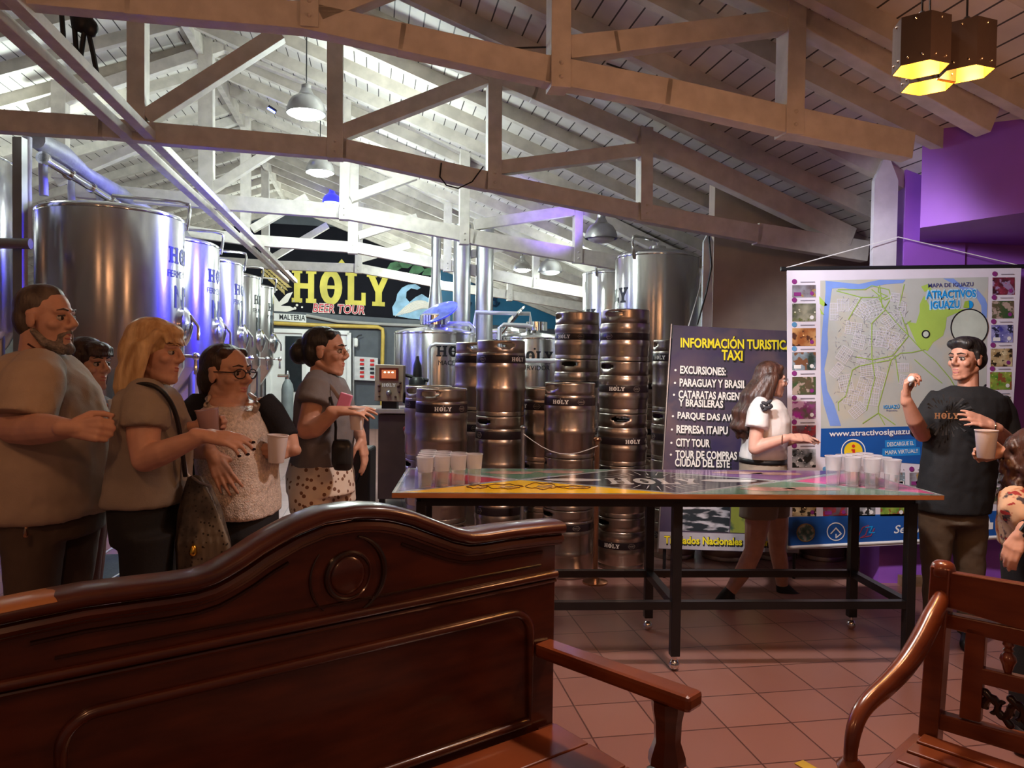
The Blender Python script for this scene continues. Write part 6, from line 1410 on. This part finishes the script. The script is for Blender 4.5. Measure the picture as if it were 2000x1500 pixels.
m = MB(); m.loft(rings(Y, [(980, 1796, 1924, .26), (1020, 1796, 1925, .27)]), 20); m.loft(rings(Y, [(1005, 1796, 1864, .22), (1060, 1800, 1856, .19), (1110, 1804, 1852, .17), (1180, 1806, 1848, .15), (1240, 1806, 1848, .15)]), 18); m.loft(rings(Y, [(1005, 1854, 1925, .22), (1060, 1862, 1923, .19), (1110, 1868, 1920, .17), (1180, 1872, 1914, .15), (1240, 1874, 1912, .15)], .02), 18)
m.build('trousers', olive, t, remesh=.010, relax=3, wrinkle=.016, wscale=.08); stand_feet(t, m, ((1830, 0, -.5, -.85), (1893, .02, -.6, -.8)), Y, black_shoe)
tag(MB().ell(at(1780, 741, Y - .25), (.018, .018, .018)).build('table_tennis_ball', white_plastic), 'white table tennis ball pinched in the raised hand of the man in black', 'ball')

# --- 8 curly haired person at the right edge
Y = 3.05; t = person('curly brown-haired person in floral blouse at the right edge, seen from behind', 2020, Y)
H = Head(at(2024, 892, Y), .75, 0, 0, .93); m = MB(); H.skin(m, 0)
m.capsule(H.p(-.02, 0, -.07), .048, at(2020, 955, Y), .055); m.loft(rings(Y, [(950, 1985, 2062, .2), (975, 1970, 2085, .22), (1065, 1975, 2075, .22)]), 16)
limb(m, [(1975, 978, Y - .05, .045), (2022, 1030, Y - .16, .036), (1998, 1036, Y - .22, .026)]); hand(m, at(1996, 1038, Y - .22), (-.55, -.2, -.8), (.5, .5, -.3), (-.5, -.6, .5), (.3, .5, .4), .9)
limb(m, [(1985, 972, Y + .08, .045), (1988, 930, Y + .10, .036), (1966, 884, Y + .04, .024)]); hand(m, at(1962, 882, Y + .04), (-.95, .05, -.12), (.05, -1, 0), (0, 0, 1), (.25, .5, .5), .9)
for x in (1998, 2050): limb(m, [(x, 1095, Y, .045), (x, 1260, Y, .036), (x, floor_y(x, Y) - 48, Y, .030)])
m.build('body', skinA, t, remesh=VX, relax=3); H.face(t, brownhair)
m = MB(); rnd = random.Random(5); H.e(m, (-.02, 0, .045), (.105, .095, .09)); H.e(m, (-.05, 0, -.03), (.09, .10, .11))
for k in range(60):
    a, z = rnd.uniform(.9, 5.4), rnd.uniform(-.14, .10); r = .105 * math.sqrt(max(.2, 1 - (max(0, z) / .135) ** 2)); c = (-.02 + r * math.cos(a), r * math.sin(a), z)
    m.tube([H.p(c[0] * (1 + .1 * i) + .014 * math.cos(i * 1.6 + k), c[1] * (1 + .04 * i) + .014 * math.sin(i * 1.6 + k), c[2] - .022 * i) for i in range(5)], [.014, .017, .016, .013, .007], 8)
m.build('hair', auburn, t, remesh=.007, relax=1)
flor = pattern(pattern(pattern(M('cream_blouse_fabric', (.52, .36, .24), .75), noise_mask(11, .52, .56), (.40, .15, .05)), noise_mask(15, .56, .60, (1.2, 1, 1)), (.05, .04, .05)), noise_mask(19, .60, .63, (1, 1, 1.3)), (.28, .02, .02))
m = MB(); m.loft(rings(Y, [(940, 1990, 2055, .18), (955, 1972, 2080, .25), (985, 1960, 2090, .29), (1030, 1957, 2092, .30), (1068, 1960, 2090, .30)]), 22); sleeve(m, [(1982, 968, Y - .06, .06), (1985, 1000, Y - .12, .062), (2012, 1025, Y - .17, .052), (2008, 1030, Y - .19, .045)]); sleeve(m, [(1985, 965, Y + .08, .06), (1988, 930, Y + .10, .05)])
m.build('blouse', flor, t, remesh=.009, relax=2, wrinkle=.012, wscale=.08)
m = MB(); m.loft(rings(Y, [(1055, 1968, 2080, .26), (1100, 1966, 2082, .27)]), 20); m.loft(rings(Y, [(1090, 1966, 2026, .22), (1260, 1975, 2020, .16), (1420, 1980, 2015, .12)]), 16); m.loft(rings(Y, [(1090, 2024, 2084, .22), (1260, 2030, 2076, .16), (1420, 2034, 2070, .12)]), 16)
m.build('trousers', black_pants, t, remesh=.010, relax=3); stand_feet(t, m, ((1998, 0, .6, .8), (2052, 0, .6, .8)), Y, black_shoe)
c = at(1999, 1033, Y - .225); m = MB().box(c - V((.006, .028, -.006)), (.038, .012, .040), Matrix.Rotation(.6, 3, 'Y')); m.tube([c + V((.012 * math.sin(a), .031 * math.cos(a), .028 * math.sin(a))) for a in [k * PI / 8 for k in range(16)]], .008, 6, closed=True); m.build('wristwatch', black_plastic, t, smooth=False)
held_cup(at(1926, 868, Y - .03), 'white printed cup held up by the curly-haired person at the right edge', -1.75)
